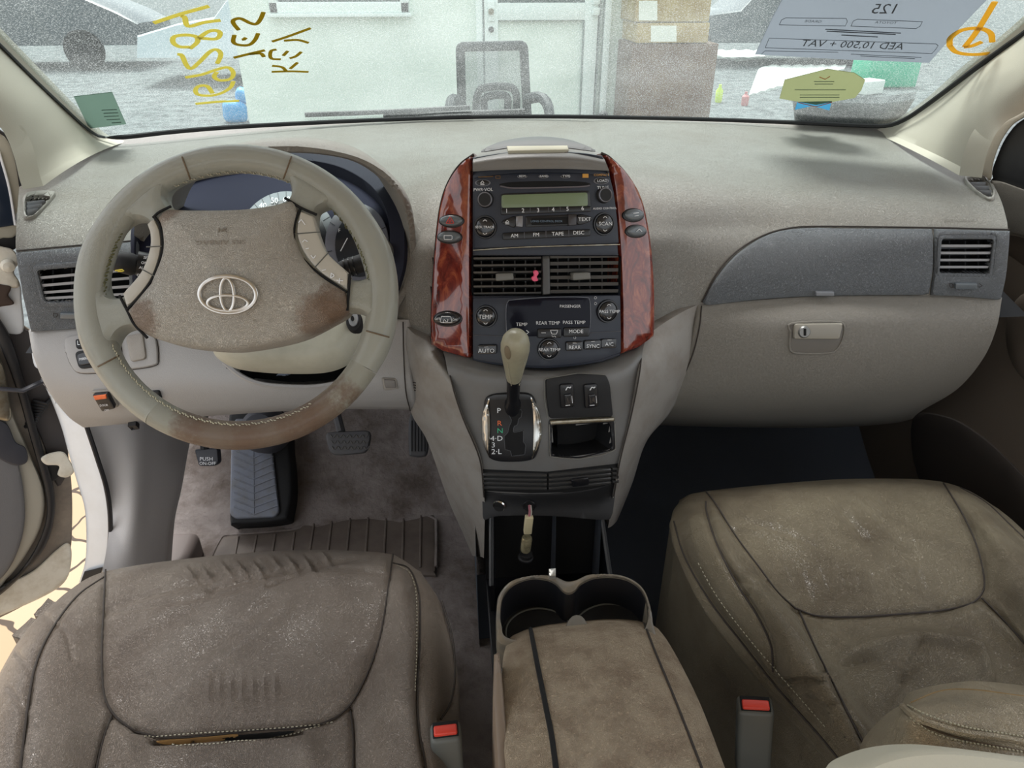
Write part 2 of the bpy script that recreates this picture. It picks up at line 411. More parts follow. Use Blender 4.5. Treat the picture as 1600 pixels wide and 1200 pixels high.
def stain(m, spots, rgb, amt=.85, nsc=60):
    N = m.node_tree.nodes; L = m.node_tree.links; b = N['Principled BSDF']; t = N.new('ShaderNodeTexCoord'); s0 = b.inputs['Base Color']
    cur = s0.links[0].from_socket if s0.links else None; base = tuple(s0.default_value)
    nz = N.new('ShaderNodeTexNoise'); nz.inputs['Scale'].default_value = nsc; nz.inputs['Detail'].default_value = 7; nz.inputs['Roughness'].default_value = .7; L.new(t.outputs['Object'], nz.inputs['Vector'])
    for pos, r in spots:
        d = N.new('ShaderNodeVectorMath'); d.operation = 'DISTANCE'; d.inputs[1].default_value = tuple(map(float, pos)); L.new(t.outputs['Object'], d.inputs[0])
        mr = N.new('ShaderNodeMapRange'); mr.inputs['From Min'].default_value = r; mr.inputs['From Max'].default_value = r*.3; mr.inputs['To Max'].default_value = 1.; L.new(d.outputs['Value'], mr.inputs['Value'])
        ad = N.new('ShaderNodeMath'); ad.operation = 'ADD'; L.new(mr.outputs[0], ad.inputs[0]); L.new(nz.outputs['Fac'], ad.inputs[1])
        m2 = N.new('ShaderNodeMapRange'); m2.inputs['From Min'].default_value = .85; m2.inputs['From Max'].default_value = 1.25; m2.inputs['To Max'].default_value = amt; L.new(ad.outputs[0], m2.inputs['Value'])
        mx = N.new('ShaderNodeMix'); mx.data_type = 'RGBA'; mx.inputs['B'].default_value = (*lin(rgb), 1); L.new(m2.outputs[0], mx.inputs['Factor'])
        if cur is not None: L.new(cur, mx.inputs['A'])
        else: mx.inputs['A'].default_value = base
        cur = mx.outputs['Result']
    L.new(cur, s0)
def TM(name, rgb, f=.55):
    m = bpy.data.materials.new(name); m.use_nodes = True; N = m.node_tree.nodes; L = m.node_tree.links; N.clear(); o = N.new('ShaderNodeOutputMaterial'); c = (*lin(rgb), 1)
    a = N.new('ShaderNodeBsdfTranslucent'); a.inputs[0].default_value = c; b = N.new('ShaderNodeBsdfDiffuse'); b.inputs[0].default_value = c; x = N.new('ShaderNodeMixShader'); x.inputs[0].default_value = f
    L.new(b.outputs[0], x.inputs[1]); L.new(a.outputs[0], x.inputs[2]); L.new(x.outputs[0], o.inputs[0]); return m
def wood():
    m = M('burl_wood', (120, 52, 38), .12, coat=1.); N = m.node_tree.nodes; L = m.node_tree.links; b = N['Principled BSDF']
    t = N.new('ShaderNodeTexCoord'); mp = N.new('ShaderNodeMapping'); mp.inputs['Scale'].default_value = (1, 1, .45); L.new(t.outputs['Object'], mp.inputs[0])
    n = N.new('ShaderNodeTexNoise'); n.inputs['Scale'].default_value = 34; n.inputs['Detail'].default_value = 9; n.inputs['Roughness'].default_value = .62; n.inputs['Distortion'].default_value = 2.6; L.new(mp.outputs[0], n.inputs['Vector'])
    r = N.new('ShaderNodeValToRGB'); L.new(n.outputs['Fac'], r.inputs[0]); e = r.color_ramp.elements
    e[0].position = .3; e[0].color = (*lin((70, 22, 20)), 1); e[1].position = .75; e[1].color = (*lin((172, 96, 62)), 1); q = e.new(.5); q.color = (*lin((118, 44, 34)), 1)
    L.new(r.outputs[0], b.inputs['Base Color']); return m
WOOD = wood()
def dustglass():
    m = bpy.data.materials.new('dusty_windshield_glass'); m.use_nodes = True; N = m.node_tree.nodes; L = m.node_tree.links; N.clear()
    o = N.new('ShaderNodeOutputMaterial'); tr = N.new('ShaderNodeBsdfTransparent'); tr.inputs[0].default_value = (.86, .95, .92, 1)
    d = N.new('ShaderNodeBsdfTranslucent'); d.inputs[0].default_value = (.80, .86, .85, 1); d2 = N.new('ShaderNodeBsdfDiffuse'); d2.inputs[0].default_value = (.80, .86, .85, 1)
    ms = N.new('ShaderNodeMixShader'); L.new(d.outputs[0], ms.inputs[1]); L.new(d2.outputs[0], ms.inputs[2])
    t = N.new('ShaderNodeTexCoord')
    a = N.new('ShaderNodeTexNoise'); a.inputs['Scale'].default_value = 480; a.inputs['Detail'].default_value = 2; L.new(t.outputs['Object'], a.inputs['Vector'])
    b = N.new('ShaderNodeTexNoise'); b.inputs['Scale'].default_value = 5; b.inputs['Detail'].default_value = 6; L.new(t.outputs['Object'], b.inputs['Vector'])
    r1 = N.new('ShaderNodeMapRange'); r1.inputs['From Min'].default_value = .5; r1.inputs['From Max'].default_value = .62; r1.inputs['To Max'].default_value = .22; L.new(a.outputs['Fac'], r1.inputs['Value'])
    r2 = N.new('ShaderNodeMapRange'); r2.inputs['From Min'].default_value = .35; r2.inputs['From Max'].default_value = .7; r2.inputs['To Min'].default_value = .05; r2.inputs['To Max'].default_value = .17; L.new(b.outputs['Fac'], r2.inputs['Value'])
    ad = N.new('ShaderNodeMath'); ad.operation = 'ADD'; L.new(r1.outputs[0], ad.inputs[0]); L.new(r2.outputs[0], ad.inputs[1])
    mx = N.new('ShaderNodeMixShader'); L.new(ad.outputs[0], mx.inputs[0]); L.new(tr.outputs[0], mx.inputs[1]); L.new(ms.outputs[0], mx.inputs[2])
    gl = N.new('ShaderNodeBsdfGlossy'); gl.inputs['Roughness'].default_value = .02; m2 = N.new('ShaderNodeMixShader'); m2.inputs[0].default_value = .04; L.new(mx.outputs[0], m2.inputs[1]); L.new(gl.outputs[0], m2.inputs[2]); L.new(m2.outputs[0], o.inputs[0]); return m
GLASS = dustglass()
# ================================================================== OUTSIDE, seen through the windshield
def ground_mat():
    m = M('grey_gravel', (150, 158, 156), .9); N = m.node_tree.nodes; L = m.node_tree.links; b = N['Principled BSDF']; t = N.new('ShaderNodeTexCoord')
    a = N.new('ShaderNodeTexNoise'); a.inputs['Scale'].default_value = 5; a.inputs['Detail'].default_value = 12; a.inputs['Roughness'].default_value = .8; L.new(t.outputs['Object'], a.inputs[0])
    r = N.new('ShaderNodeValToRGB'); r.color_ramp.elements[0].position = .38; r.color_ramp.elements[0].color = (*lin((42, 48, 51)), 1); r.color_ramp.elements[1].position = .62; r.color_ramp.elements[1].color = (*lin((112, 119, 119)), 1)
    L.new(a.outputs['Fac'], r.inputs[0]); L.new(r.outputs[0], b.inputs['Base Color']); return m
mb = MB(); mb.add([(-30, 3.0, 0), (40, 3.0, 0), (40, 70, 0), (-30, 70, 0)], [(0, 1, 2, 3)])
struct(mesh('ground', mb.V, mb.F, ground_mat(), smooth=False), 'grey gravel ground of the yard beyond the windshield', 'ground')
def paver_mat():
    m = M('cream_pavers', (196, 172, 142), .85); N = m.node_tree.nodes; L = m.node_tree.links; b = N['Principled BSDF']; t = N.new('ShaderNodeTexCoord')
    mp = N.new('ShaderNodeMapping'); mp.inputs['Rotation'].default_value = (0, 0, .5); L.new(t.outputs['Object'], mp.inputs[0])
    ns = N.new('ShaderNodeTexNoise'); ns.inputs['Scale'].default_value = 9; L.new(mp.outputs[0], ns.inputs[0]); ad = N.new('ShaderNodeMix'); ad.data_type = 'VECTOR'; ad.inputs['Factor'].default_value = .06; L.new(mp.outputs[0], ad.inputs['A']); L.new(ns.outputs['Color'], ad.inputs['B'])
    k = N.new('ShaderNodeTexBrick'); k.inputs['Scale'].default_value = 1.6; k.inputs['Mortar Size'].default_value = .010; k.inputs['Mortar Smooth'].default_value = .3; k.inputs['Color1'].default_value = (*lin((176, 156, 130)), 1); k.inputs['Color2'].default_value = (*lin((158, 134, 106)), 1); k.inputs['Mortar'].default_value = (*lin((70, 58, 48)), 1); L.new(ad.outputs['Result'], k.inputs[0])
    L.new(k.outputs['Color'], b.inputs['Base Color']); return m
mb = MB(); mb.add([(-8, -4, 0), (6, -4, 0), (6, 3, 0), (-8, 3, 0)], [(0, 1, 2, 3)])
struct(mesh('ground', mb.V, mb.F, paver_mat(), smooth=False), 'cream interlocking block paving under the car beside the open door', 'paving')
YW = 5.8
def xw(px, py=100, y=YW): return atY(px, py, y)[0]
def zw(py, px=800, y=YW): return atY(px, py, y)[2]
WALLM = M('white_wall_panel', (226, 236, 226), .6, var=(2, (214, 226, 216), .6)); ALU = M('white_aluminium', (224, 234, 230), .4); DGL = M('dark_glazing', (60, 76, 74), .1); LINE = M('grey_joint_line', (120, 132, 130), .7)
x0, x1 = xw(374), xw(990); mb = MB(); mb.add(*box(((x0+x1)/2, YW+.1, 1.6), (x1-x0, .2, 3.2)))
struct(mb.build('wall_front', WALLM, smooth=False), 'white cabin wall facing the windshield', 'wall')
# window of the cabin
wx0, wx1, wz = xw(424, 20), xw(640, 20), zw(20, 530)
w = thing('window_1', 'white framed cabin window above the blank wall left of the door', 'window', ((wx0+wx1)/2, YW, wz)); w['kind'] = 'structure'
f = MB(); hh = 1.1
for c, s in ((((wx0+wx1)/2, YW-.02, wz+.035), (wx1-wx0, .07, .07)), ((wx0+.03, YW-.02, wz+hh/2), (.06, .07, hh)), ((wx1-.03, YW-.02, wz+hh/2), (.06, .07, hh)), (((wx0+wx1)/2, YW-.02, wz+hh), (wx1-wx0, .07, .06))): f.add(*box(c, s, b=.006))
f.build('window_frame', ALU, w); MB().add(*box(((wx0+wx1)/2, YW-.005, wz+hh/2+.03), (wx1-wx0-.1, .02, hh-.05))).build('window_pane', DGL, w)
MB().add(*box(((wx0+wx1)/2, YW-.035, wz-.012), (wx1-wx0+.03, .09, .024), b=.004)).build('window_sill', ALU, w)
# door of the cabin
dx0, dx1 = xw(757), xw(928); d = thing('door_1', 'white aluminium cabin door behind the mesh office chair', 'door', ((dx0+dx1)/2, YW, 0)); d['kind'] = 'structure'
f = MB()
for px0, px1 in ((745, 756), (938, 948)): f.add(*box(((xw(px0)+xw(px1))/2, YW-.03, 1.05), (xw(px1)-xw(px0), .08, 2.1), b=.004))
f.build('door_frame', ALU, d)
zp = zw(31); st = .10; f = MB()
f.add(*box((dx0+st/2, YW-.04, 1.05), (st, .06, 2.08), b=.003)); f.add(*box((dx1-st/2, YW-.04, 1.05), (st, .06, 2.08), b=.003)); f.add(*box(((dx0+dx1)/2, YW-.04, (zp+zw(4))/2), (dx1-dx0-.2, .06, zw(4)-zp), b=.003)); f.add(*box(((dx0+dx1)/2, YW-.04, .1), (dx1-dx0-.2, .06, .2), b=.003))
f.build('door_rail', ALU, d)
MB().add(*box(((dx0+dx1)/2, YW-.015, zp/2+.1), (dx1-dx0-.2, .03, zp-.2))).build('door_panel', WALLM, d)
mb = MB(); mb.add(*box(((dx0+dx1)/2, YW-.035, zp), (dx1-dx0-.2, .06, .008))); mb.add(*box((dx1-.1, YW-.04, zp/2), (.008, .065, zp))); mb.add(*box((dx1+.012, YW-.04, 1.05), (.01, .07, 2.08))); mb.add(*box((dx0-.008, YW-.04, 1.05), (.008, .07, 2.08))); mb.build('door_gap', LINE, d, smooth=False)
MB().add(*box(((dx0+dx1)/2, YW-.03, zw(4)+.42), (dx1-dx0-.2, .02, .84))).build('door_glass', DGL, d)
lx = xw(755+0, 20); c = atY(755, 18, YW-.08)
lk = MB().add(*box((dx0+.05, YW-.075, c[2]), (.05, .012, .13), b=.003)).build('lock_plate', ALU, d)
MB().add(*lathe([(0, .02), (.02, .02), (.022, 0)], (dx0+.05, YW-.08, c[2]), (0, -1, 0), 16)).build('lock_cylinder', CHROMED, lk)
MB().add(*lathe([(0, .03), (.014, .03), (.02, 0)], (dx0+.05, YW-.075, atY(755, 45, YW)[2]), (0, -1, 0), 12)).build('door_handle', BLACKM, d)
mb = MB(); c = atY(932, 8, YW-.09)
for dz in (-.04, .03): mb.add(*box((c[0], YW-.085, c[2]+dz), (.05, .03, .05), b=.004))
mb.build('door_hinge', ALU, d)
# office chair
yc = 4.45; def_ = lambda px, py, y=yc: atY(px, py, y)
ch = thing('office_chair', 'grey mesh-backed office chair with black arms before the white door', 'chair', (def_(770, 150)[0], yc-.2, 0))
FRM = M('chair_frame_plastic', (38, 44, 48), .6)
fr = rnd([(719, 73), (818, 71), (824, 180), (832, 260), (704, 260), (722, 180)], 6); C = [def_(*p) for p in fr]
mb = MB(); mb.add(*tube(C, .026, 10, True, flat=.5, upv=(0, 1, 0))); mb.build('back_frame', FRM, ch)
msh = bpy.data.materials.new('chair_mesh_fabric'); msh.use_nodes = True; N = msh.node_tree.nodes; L = msh.node_tree.links; bs = N['Principled BSDF']; bs.inputs['Base Color'].default_value = (*lin((92, 104, 104)), 1); bs.inputs['Alpha'].default_value = .62
pl = PlaneS((0, yc, 0), (0, -1, 0)); patch('back_mesh', fr, pl, msh, ch, h=0, dep=.004, bev=0, step=40)
for rr_, nm in (([(752, 215), (744, 175), (748, 143), (765, 136), (795, 136), (806, 146), (806, 175), (798, 215)], 'lumbar_support'), ([(764, 200), (757, 170), (760, 152), (790, 150), (793, 170), (787, 200)], 'lumbar_pad')):
    MB().add(*tube([def_(x, y, yc+.0) for x, y in cat(rr_)], .022, 8, False, flat=.6, upv=(0, 1, 0))).build(nm, FRM, ch)
for pts in ([(822, 155), (845, 152), (857, 168), (858, 200), (850, 240)], [(718, 158), (706, 156), (703, 175), (706, 210), (712, 240)]):
    MB().add(*tube([def_(x, y, yc-.12-.03*i) for i, (x, y) in enumerate(cat(pts, False, 5)[::2])], .03, 8)).build('armrest', FRM, ch)
cx = def_(770, 150)[0]; MB().add(*box((cx, yc-.3, .5), (.5, .5, .09), b=.04)).build('seat', FRM, ch)
MB().add(*lathe([(.03, .1), (.03, .3), (.022, .3), (.022, .47)], (cx, yc-.3, 0))).build('gas_column', BLACKM, ch)
for k in range(5):
    a = k*math.tau/5+.3; MB().add(*tube([(cx, yc-.3, .12), (cx+.3*math.cos(a), yc-.3+.3*math.sin(a), .08), (cx+.31*math.cos(a), yc-.3+.31*math.sin(a), .02)], .02, 8)).build('base_leg', BLACKM, ch)
# cardboard boxes
KR = M('kraft_cardboard', (156, 134, 84), .85, var=(9, (182, 164, 112), .8)); BRN = M('brown_cardboard', (96, 74, 62), .85, var=(7, (124, 102, 82), .6), bump=[('crease', 9, .004)]); PAP = M('paper_label', (222, 226, 216), .7)
yb = 5.3
def cbox(name, p0, p1, m, label, dz=.45, lab=None, tofl=False):
    a = atY(p0[0], p0[1], yb); b = atY(p1[0], p1[1], yb); z0 = 0 if tofl else b[2]; t = thing(name, label, 'box', ((a[0]+b[0])/2, yb+dz/2, z0), 'cardboard boxes beside the cabin wall')
    MB().add(*box(((a[0]+b[0])/2, yb+dz/2, (a[2]+z0)/2), (b[0]-a[0], dz, a[2]-z0), b=.008)).build('carton', m, t)
    if lab: q = rect(*lab); patch('shipping_label', q, PlaneS((0, yb-.001, 0), (0, -1, 0)), PAP, t, h=.001, dep=.002, bev=0, step=20)
    return t
cbox('cardboard_box', (988, 69), (1093, 300), BRN, 'tall brown cardboard carton standing right of the white wall', tofl=True)
cbox('cardboard_box', (996, 36), (1106, 67), KR, 'flat kraft carton lying on top of the tall brown carton', lab=(1017, 40, 1057, 65))
cbox('cardboard_box', (998, -50), (1108, 34), KR, 'kraft carton at the top of the stack beside the wall', lab=(998, 1, 1027, 32))
# parked vehicles
def vehicle(name, label, x0, x1, y0, y1, body, wheels, roof=True, hgt=1.5):
    t = thing(name, label, 'car', ((x0+x1)/2, (y0+y1)/2, 0))
    nx = 24; prof = [(0, .45), (.02, .75), (.18, .92), (.32, 1.0), (.42, hgt-.05), (.6, hgt), (.8, hgt-.05), (.95, 1.0), (1., .8), (1., .45)]; V = []; n = len(prof)
    for k, (yy, ins) in enumerate(((y0, .04), (y0+.06, 0), (y1-.06, 0), (y1, .04))):
        for u, z in prof: V.append((x0+(x1-x0)*(u*(1-2*ins*.1)+ins*.1), yy+(.16 if z > 1.05 and k < 2 else (-.16 if z > 1.05 else 0)), z-ins*.5))
    F = [(k*n+j, k*n+(j+1) % n, (k+1)*n+(j+1) % n, (k+1)*n+j) for k in range(3) for j in range(n)]+[tuple(range(n)), tuple(range(3*n, 4*n))]
    mesh('body', V, F, body, t, 50)
    for wx, wy in wheels:
        q = MB().add(*lathe([(.22, -.1), (.33, -.1), (.35, -.07), (.35, .07), (.33, .1), (.22, .1)], (wx, wy, .35), (0, -1, 0), 28)).build('wheel', BLACKM, t)
        MB().add(*lathe([(0, .06), (.06, .07), (.2, .09), (.225, .1), (.225, -.1)], (wx, wy, .35), (0, -1, 0), 20)).build('hubcap', M('wheel_rim_alloy', (170, 168, 140), .4, .6), q)
    MB().add([(x0+(x1-x0)*.40, y0+.10, 1.05), (x0+(x1-x0)*.82, y0+.10, 1.05), (x0+(x1-x0)*.77, y0+.14, hgt-.1), (x0+(x1-x0)*.47, y0+.14, hgt-.1)], [(0, 1, 2, 3)]).build('side_window', DGL, t)
    return t
DCAR = M('dark_grey_paint', (58, 68, 74), .3, coat=.5); WCAR = M('pale_silver_paint', (196, 208, 212), .3, coat=.5)
a = atY(131, 72, 15.5)
vehicle('car', 'dark grey car with a pale alloy wheel parked in the yard at left', a[0]-6.2, a[0]+1.1, 15.5, 17.3, DCAR, ((a[0], 15.48), (a[0]-3, 15.48)))
a = atY(205, 60, 13); b = atY(420, 60, 13)
vehicle('car', 'pale silver car half hidden behind the white cabin wall', a[0], b[0]+2, 13, 14.8, WCAR, ((b[0]+.9, 12.98), (b[0]+1.5, 12.98)))
a = atY(1108, 60, 15); b = atY(1290, 60, 15)
vehicle('car', 'dark car parked in the yard beyond the cardboard cartons', a[0]-1, b[0]+1.5, 15, 16.8, DCAR, ((a[0]-.3, 14.98), (b[0]+.6, 14.98)))
# small yard items
def gz(px, py): return atZ(px, py, 0)
GRN = M('green_plastic', (70, 176, 140), .5); BLU = M('blue_plastic', (60, 150, 205), .45); YEL = M('lime_plastic', (190, 215, 70), .45)
c = gz(1392, 138); tag(MB().add(*box((c[0], c[1]+.3, .24), (.85, .6, .48), b=.04)).build('plastic_crate', GRN), 'green plastic crate standing on the gravel at the right', 'crate')
c = gz(1352, 146); tag(MB().add(*box((c[0], c[1], .1), (.42, .3, .2), rotm(0, 0, .4), b=.02)).build('concrete_block', M('white_block', (214, 220, 214), .7)), 'white block lying beside the green crate', 'block')
SUNPATCH = M('painted_sunlit_gravel', (210, 216, 210), .8, bump=[('crease', 6, .05)], var=(8, (180, 188, 184), .8))  # sunlight on the gravel, put into colour as pale raised patches
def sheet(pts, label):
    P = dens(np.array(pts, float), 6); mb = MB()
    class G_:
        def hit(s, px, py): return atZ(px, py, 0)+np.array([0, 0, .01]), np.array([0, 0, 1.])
    patch_mb(mb, P, G_(), h=.02, dep=.03, bev=0, step=9, hf=lambda Q, d: .02*np.sin(Q[:, 0]*.7)*np.cos(Q[:, 1]*.9)); tag(mb.build('sun_patch', SUNPATCH), label, 'sun_patch')
sheet([(1103, 80), (1190, 80), (1196, 92), (1150, 96), (1104, 84)], 'pale patch of painted sunlight on the gravel before the dark car beyond the cartons')
sheet([(1200, 104), (1322, 104), (1318, 110), (1290, 118), (1232, 135), (1170, 150), (1185, 110)], 'large pale patch of painted sunlight on the gravel below the price card')
c = gz(1122, 160); tag(MB().add(*lathe([(.04, 0), (.05, .02), (.05, .16), (.02, .2), (.02, .24), (0, .24)], c)).build('bottle', YEL), 'lime yellow bottle standing on the ground', 'bottle')
c = gz(1163, 165); tag(MB().add(*lathe([(.04, 0), (.05, .02), (.05, .12), (.02, .15), (.02, .18), (0, .18)], c)).build('bottle', M('red_white_bottle', (190, 120, 120), .5)), 'small pinkish red bottle right of the lime one', 'bottle')
c = gz(370, 190); q = c+np.array([0, 0, .12]); t = MB(); t.add(*box(q, (.28, .2, .26), rotm(.1, .1, .4), b=.07)); t.add(*box(q+[.13, .05, .18], (.2, .16, .16), rotm(.3, .4, .1), b=.06)); tag(t.build('plastic_bag', BLU), 'blue plastic bag on the ground by the wall corner', 'bag')
# ================================================================== WINDSHIELD
WS = FuncS(lambda x, y, z: z-(1.28+.6*(1.95-.30*x*x-y)) if False else -(1.28+.6*(1.95-.30*x*x-y)-z), .5, 3.2)
glass_out = np.vstack([cat([(0, 70), (60, 130), (110, 177), (143, 206), (178, 215), (280, 205), (390, 197), (600, 187), (800, 182), (1000, 184), (1150, 188), (1300, 194), (1370, 197), (1402, 192), (1440, 170), (1520, 110), (1600, 52)], False, 5), [(1660, 5), (1660, -60), (-80, -60), (-80, -5)]])
wsh = patch('window_2', glass_out, WS, GLASS, h=0, dep=.004, bev=0, step=26); struct(wsh, 'dusty curved windshield of the car', 'windshield')
edge = [tuple(p) for p in glass_out if -70 < p[0] < 1650 and p[1] > -3]; fr_ = thing('trim_1', 'black bonded edge around the windshield glass', 'windshield trim', atY(800, 182, 1.9)); fr_['kind'] = 'structure'
mb = MB(); line_mb(mb, [(-60, 12)]+edge[::3]+[(1600, 52), (1655, 8)], TowS(WS, .03), r=.0050, flat=.5, step=10); mb.build('frit_band', BLACKM, fr_)
# stickers and paint-pen writing on the glass
def ws_patch(name, o, m, label, cat_, h=.0015): return tag(patch(name, o, WS, m, h=h, dep=.001, bev=0, step=14), label, cat_)
TINT = TM('tinted_sticker', (92, 110, 100)); CARD = TM('price_card_paper', (126, 130, 139)); INK = M('grey_print', (72, 78, 88), .8)
s1 = ws_patch('sticker', [(115, 150), (175, 143), (197, 193), (139, 200)], TINT, 'small green-grey square sticker in the lower left corner of the windshield', 'sticker')
mb = MB()
for k, (x0, x1) in enumerate(((158, 182), (160, 184), (160, 185), (163, 187), (170, 189))): line_mb(mb, [(x0+k, 170+k*5), (x1, 169+k*5)], OffS(WS, .003), r=.0007, smooth_=False)
mb.build('print_lines', M('sticker_print', (58, 76, 66), .8), s1)
card = ws_patch('price_card', [(1232, -20), (1560, -20), (1500, 42), (1452, 97), (1320, 92), (1180, 84), (1205, 30)], CARD, 'large grey price card with mirrored writing stuck to the windshield', 'price card')
mb = MB(); o3 = OffS(WS, .0035)
text_mb(mb, '125', 1380, 12, 22, WS, rot=0, mirror=True, h=.003, sx=1.3, shear=-.4)
text_mb(mb, 'AED 10,500 + VAT', 1330, 68, 15, WS, rot=-2, mirror=True, h=.003, sx=1.35, shear=-.4)
for x, y, s in ((1270, 31, 'GRADE'), (1384, 33, 'TOYOTA')): text_mb(mb, s, x, y, 5.5, WS, rot=-2, mirror=True, h=.003, sx=1.5, shear=-.3)
for q in ([(1218, 36), (1223, 25), (1326, 26), (1322, 38)], [(1330, 38), (1335, 27), (1442, 31), (1436, 42)], [(1196, 72), (1202, 57), (1468, 66), (1458, 81)], [(1190, 82), (1192, 77), (1310, 79)], [(1330, 82), (1440, 87)], [(1345, 85), (1430, 89)]):
    line_mb(mb, q+([q[0]] if len(q) == 4 else []), o3, r=.0005, smooth_=False, step=8)
for q in ([(1290, 43), (1408, 49)], [(1292, 46), (1400, 51)], [(1315, 52), (1372, 55)]): line_mb(mb, q, o3, r=.0009, smooth_=False, step=8)
mb.build('lettering', INK, card)
bdg = ws_patch('badge_sticker', [(1226, 124), (1293, 107), (1335, 113), (1352, 124), (1346, 140), (1336, 152), (1275, 163), (1218, 153)], TM('badge_olive', (134, 136, 100)), 'olive hexagonal badge sticker above a blue ribbon on the windshield', 'sticker')
patch('ribbon', [(1246, 158), (1300, 157), (1296, 172), (1270, 165), (1242, 171)], WS, TM('ribbon_blue', (66, 130, 166)), bdg, h=.001, dep=.001, bev=0, step=14)
line('red_stripe', [(1247, 158), (1275, 165), (1300, 158)], OffS(WS, .003), M('ribbon_red', (190, 100, 74), .6), bdg, r=.0009, smooth_=False)
mb = MB(); line_mb(mb, [(1281, 118), (1291, 122), (1297, 117)], o3, r=.0009, smooth_=False); mb.build('emblem', M('badge_orange', (188, 120, 70), .6), bdg)
mb = MB()
for x0, x1, y in ((1272, 1304, 125), (1273, 1302, 129), (1242, 1322, 138), (1250, 1312, 146), (1250, 1312, 150)): line_mb(mb, [(x0, y), (x1, y)], o3, r=.0008, smooth_=False)
mb.build('print_lines', M('badge_print', (112, 126, 104), .8), bdg)
PEN = TM('yellow_paint_pen', (222, 212, 132)); PENO = TM('ochre_paint_pen', (172, 152, 50)); PENY = TM('orange_yellow_pen', (228, 192, 92))
def strokes(name, L_, m, label, sc, ox, oy, r):
    mb = MB()
    for q in L_: line_mb(mb, [(ox+x/sc, oy+y/sc) for x, y in q], OffS(WS, .002), r=r, flat=.25, step=2.5, n=8)
    return tag(mb.build(name, m), label, 'writing')
strokes('handwriting', [[(0, 205), (250, 122), (515, 48)], [(255, 138), (290, 155), (322, 236), (470, 200), (625, 180)], [(340, 445), (408, 385), (398, 335), (300, 318), (190, 335), (182, 390), (240, 428), (335, 432)], [(420, 345), (520, 282), (600, 280), (622, 312), (580, 355), (425, 347)],
  [(220, 500), (262, 510), (305, 600), (350, 635), (430, 570), (520, 480), (580, 455), (622, 480), (625, 520), (595, 585)], [(295, 718), (450, 690), (570, 650), (690, 622), (745, 670), (720, 730), (620, 745), (565, 710), (590, 668)], [(745, 755), (720, 810), (640, 862), (540, 887), (420, 880), (390, 840), (420, 800), (500, 800), (550, 865)], [(390, 966), (600, 946), (800, 937)]], PEN, 'tall yellow mirrored digits handwritten down the left of the windshield', 6, 240, 0, .0048)
strokes('handwriting', [[(795, 270), (750, 215), (745, 180), (810, 163), (900, 205), (960, 215), (1000, 170), (1028, 105)], [(755, 320), (745, 385), (800, 412), (890, 412), (945, 370), (978, 305)], [(825, 362), (845, 360), (862, 345)], [(750, 532), (900, 495), (1040, 462)], [(895, 497), (1000, 492), (1032, 522)]], PENO, 'mirrored ochre word beside the yellow digits on the windshield', 6, 240, 0, .0042)
strokes('handwriting', [[(1110, 380), (1250, 335), (1470, 255)], [(1220, 372), (1350, 366), (1450, 392)], [(1150, 455), (1098, 470), (1100, 538), (1190, 548)], [(1255, 470), (1215, 512)], [(1275, 537), (1330, 520), (1382, 478)], [(1105, 665), (1280, 660), (1450, 666)], [(1110, 608), (1200, 620), (1240, 656)], [(1280, 635), (1347, 578)]], PENO, 'mirrored ochre word nearest the cabin window on the windshield', 6, 240, 0, .0038)
strokes('handwriting', [[(430, 5), (330, 170), (255, 268)], [(250, 270), (300, 262), (352, 240)], [(165, 262), (172, 215), (240, 170), (340, 160), (405, 188), (415, 240)], [(165, 262), (205, 300), (300, 314), (430, 304)]], PENY, 'orange yellow circled tick painted at the upper right of the windshield', 3.75, 1440, 0, .0052)
# wiper and washer nozzle outside the glass
wp = thing('windshield_wiper', 'black wiper lying along the foot of the windshield outside', 'wiper', atY(650, 190, 2.02)); OG = OffS(WS, -.012)
MB().add(*tube([OG.hit(x, y)[0] for x, y in ((478, 187), (560, 184), (650, 180), (735, 175))], .006, 8)).build('wiper_arm', BLACKM, wp)
MB().add(*tube([OG.hit(x, y)[0] for x, y in ((600, 188), (680, 186), (770, 184), (820, 182))], .009, 8)).build('wiper_blade', BLACKM, wp)
c = atY(943, 181, 2.0); tag(MB().add(*lathe([(.013, -.01), (.012, .006), (.006, .012), (0, .013)], c)).build('washer_nozzle', BLACKM), 'small black washer nozzle outside the foot of the windshield', 'nozzle')
cw = patch('cowl_panel', [(1235, 176), (1300, 181), (1375, 183), (1425, 176), (1390, 230), (1240, 225)], OffS(WS, -.03), M('dusty_black_cowl', (70, 76, 78), .8, var=(60, (130, 136, 136), .7)), h=0, dep=.02, bev=3, step=12); tag(cw, 'dusty black cowl panel outside the right foot of the windshield', 'cowl panel')
# ================================================================== PILLARS and DOORS
def gl(px, py, back=.02): return float(WS.hit(px, py)[0][1])-back
def pillar(name, rows, label):
    R = []
    for e_, m_, o_, yo in rows:
        ye = gl(*e_); e2, m2, o2 = [np.array(q, float) for q in (e_, m_, o_)]; k2 = 2*m2-.5*(e2+o2)
        R.append([(*((1-t)**2*e2+2*t*(1-t)*k2+t*t*o2), ye+(yo-ye)*t-.045*math.sin(math.pi*t)) for t in (0, .2, .4, .6, .8, 1)])
    G = grid(R, 20, 30); o = skin(name, G, PILLAR, None, back=(0, .06, -.01)); struct(o, label, 'pillar trim'); return G
pillar('trim_2', [((-70, 3), (-70, 80), (-75, 150), 1.15), ((0, 72), (-5, 130), (-10, 190), 1.18), ((60, 131), (38, 170), (9, 212), 1.2), ((110, 179), (68, 208), (22, 245), 1.2), ((150, 213), (92, 238), (30, 278), 1.2), ((182, 222), (110, 250), (36, 296), 1.2)], 'beige pillar trim left of the windshield')
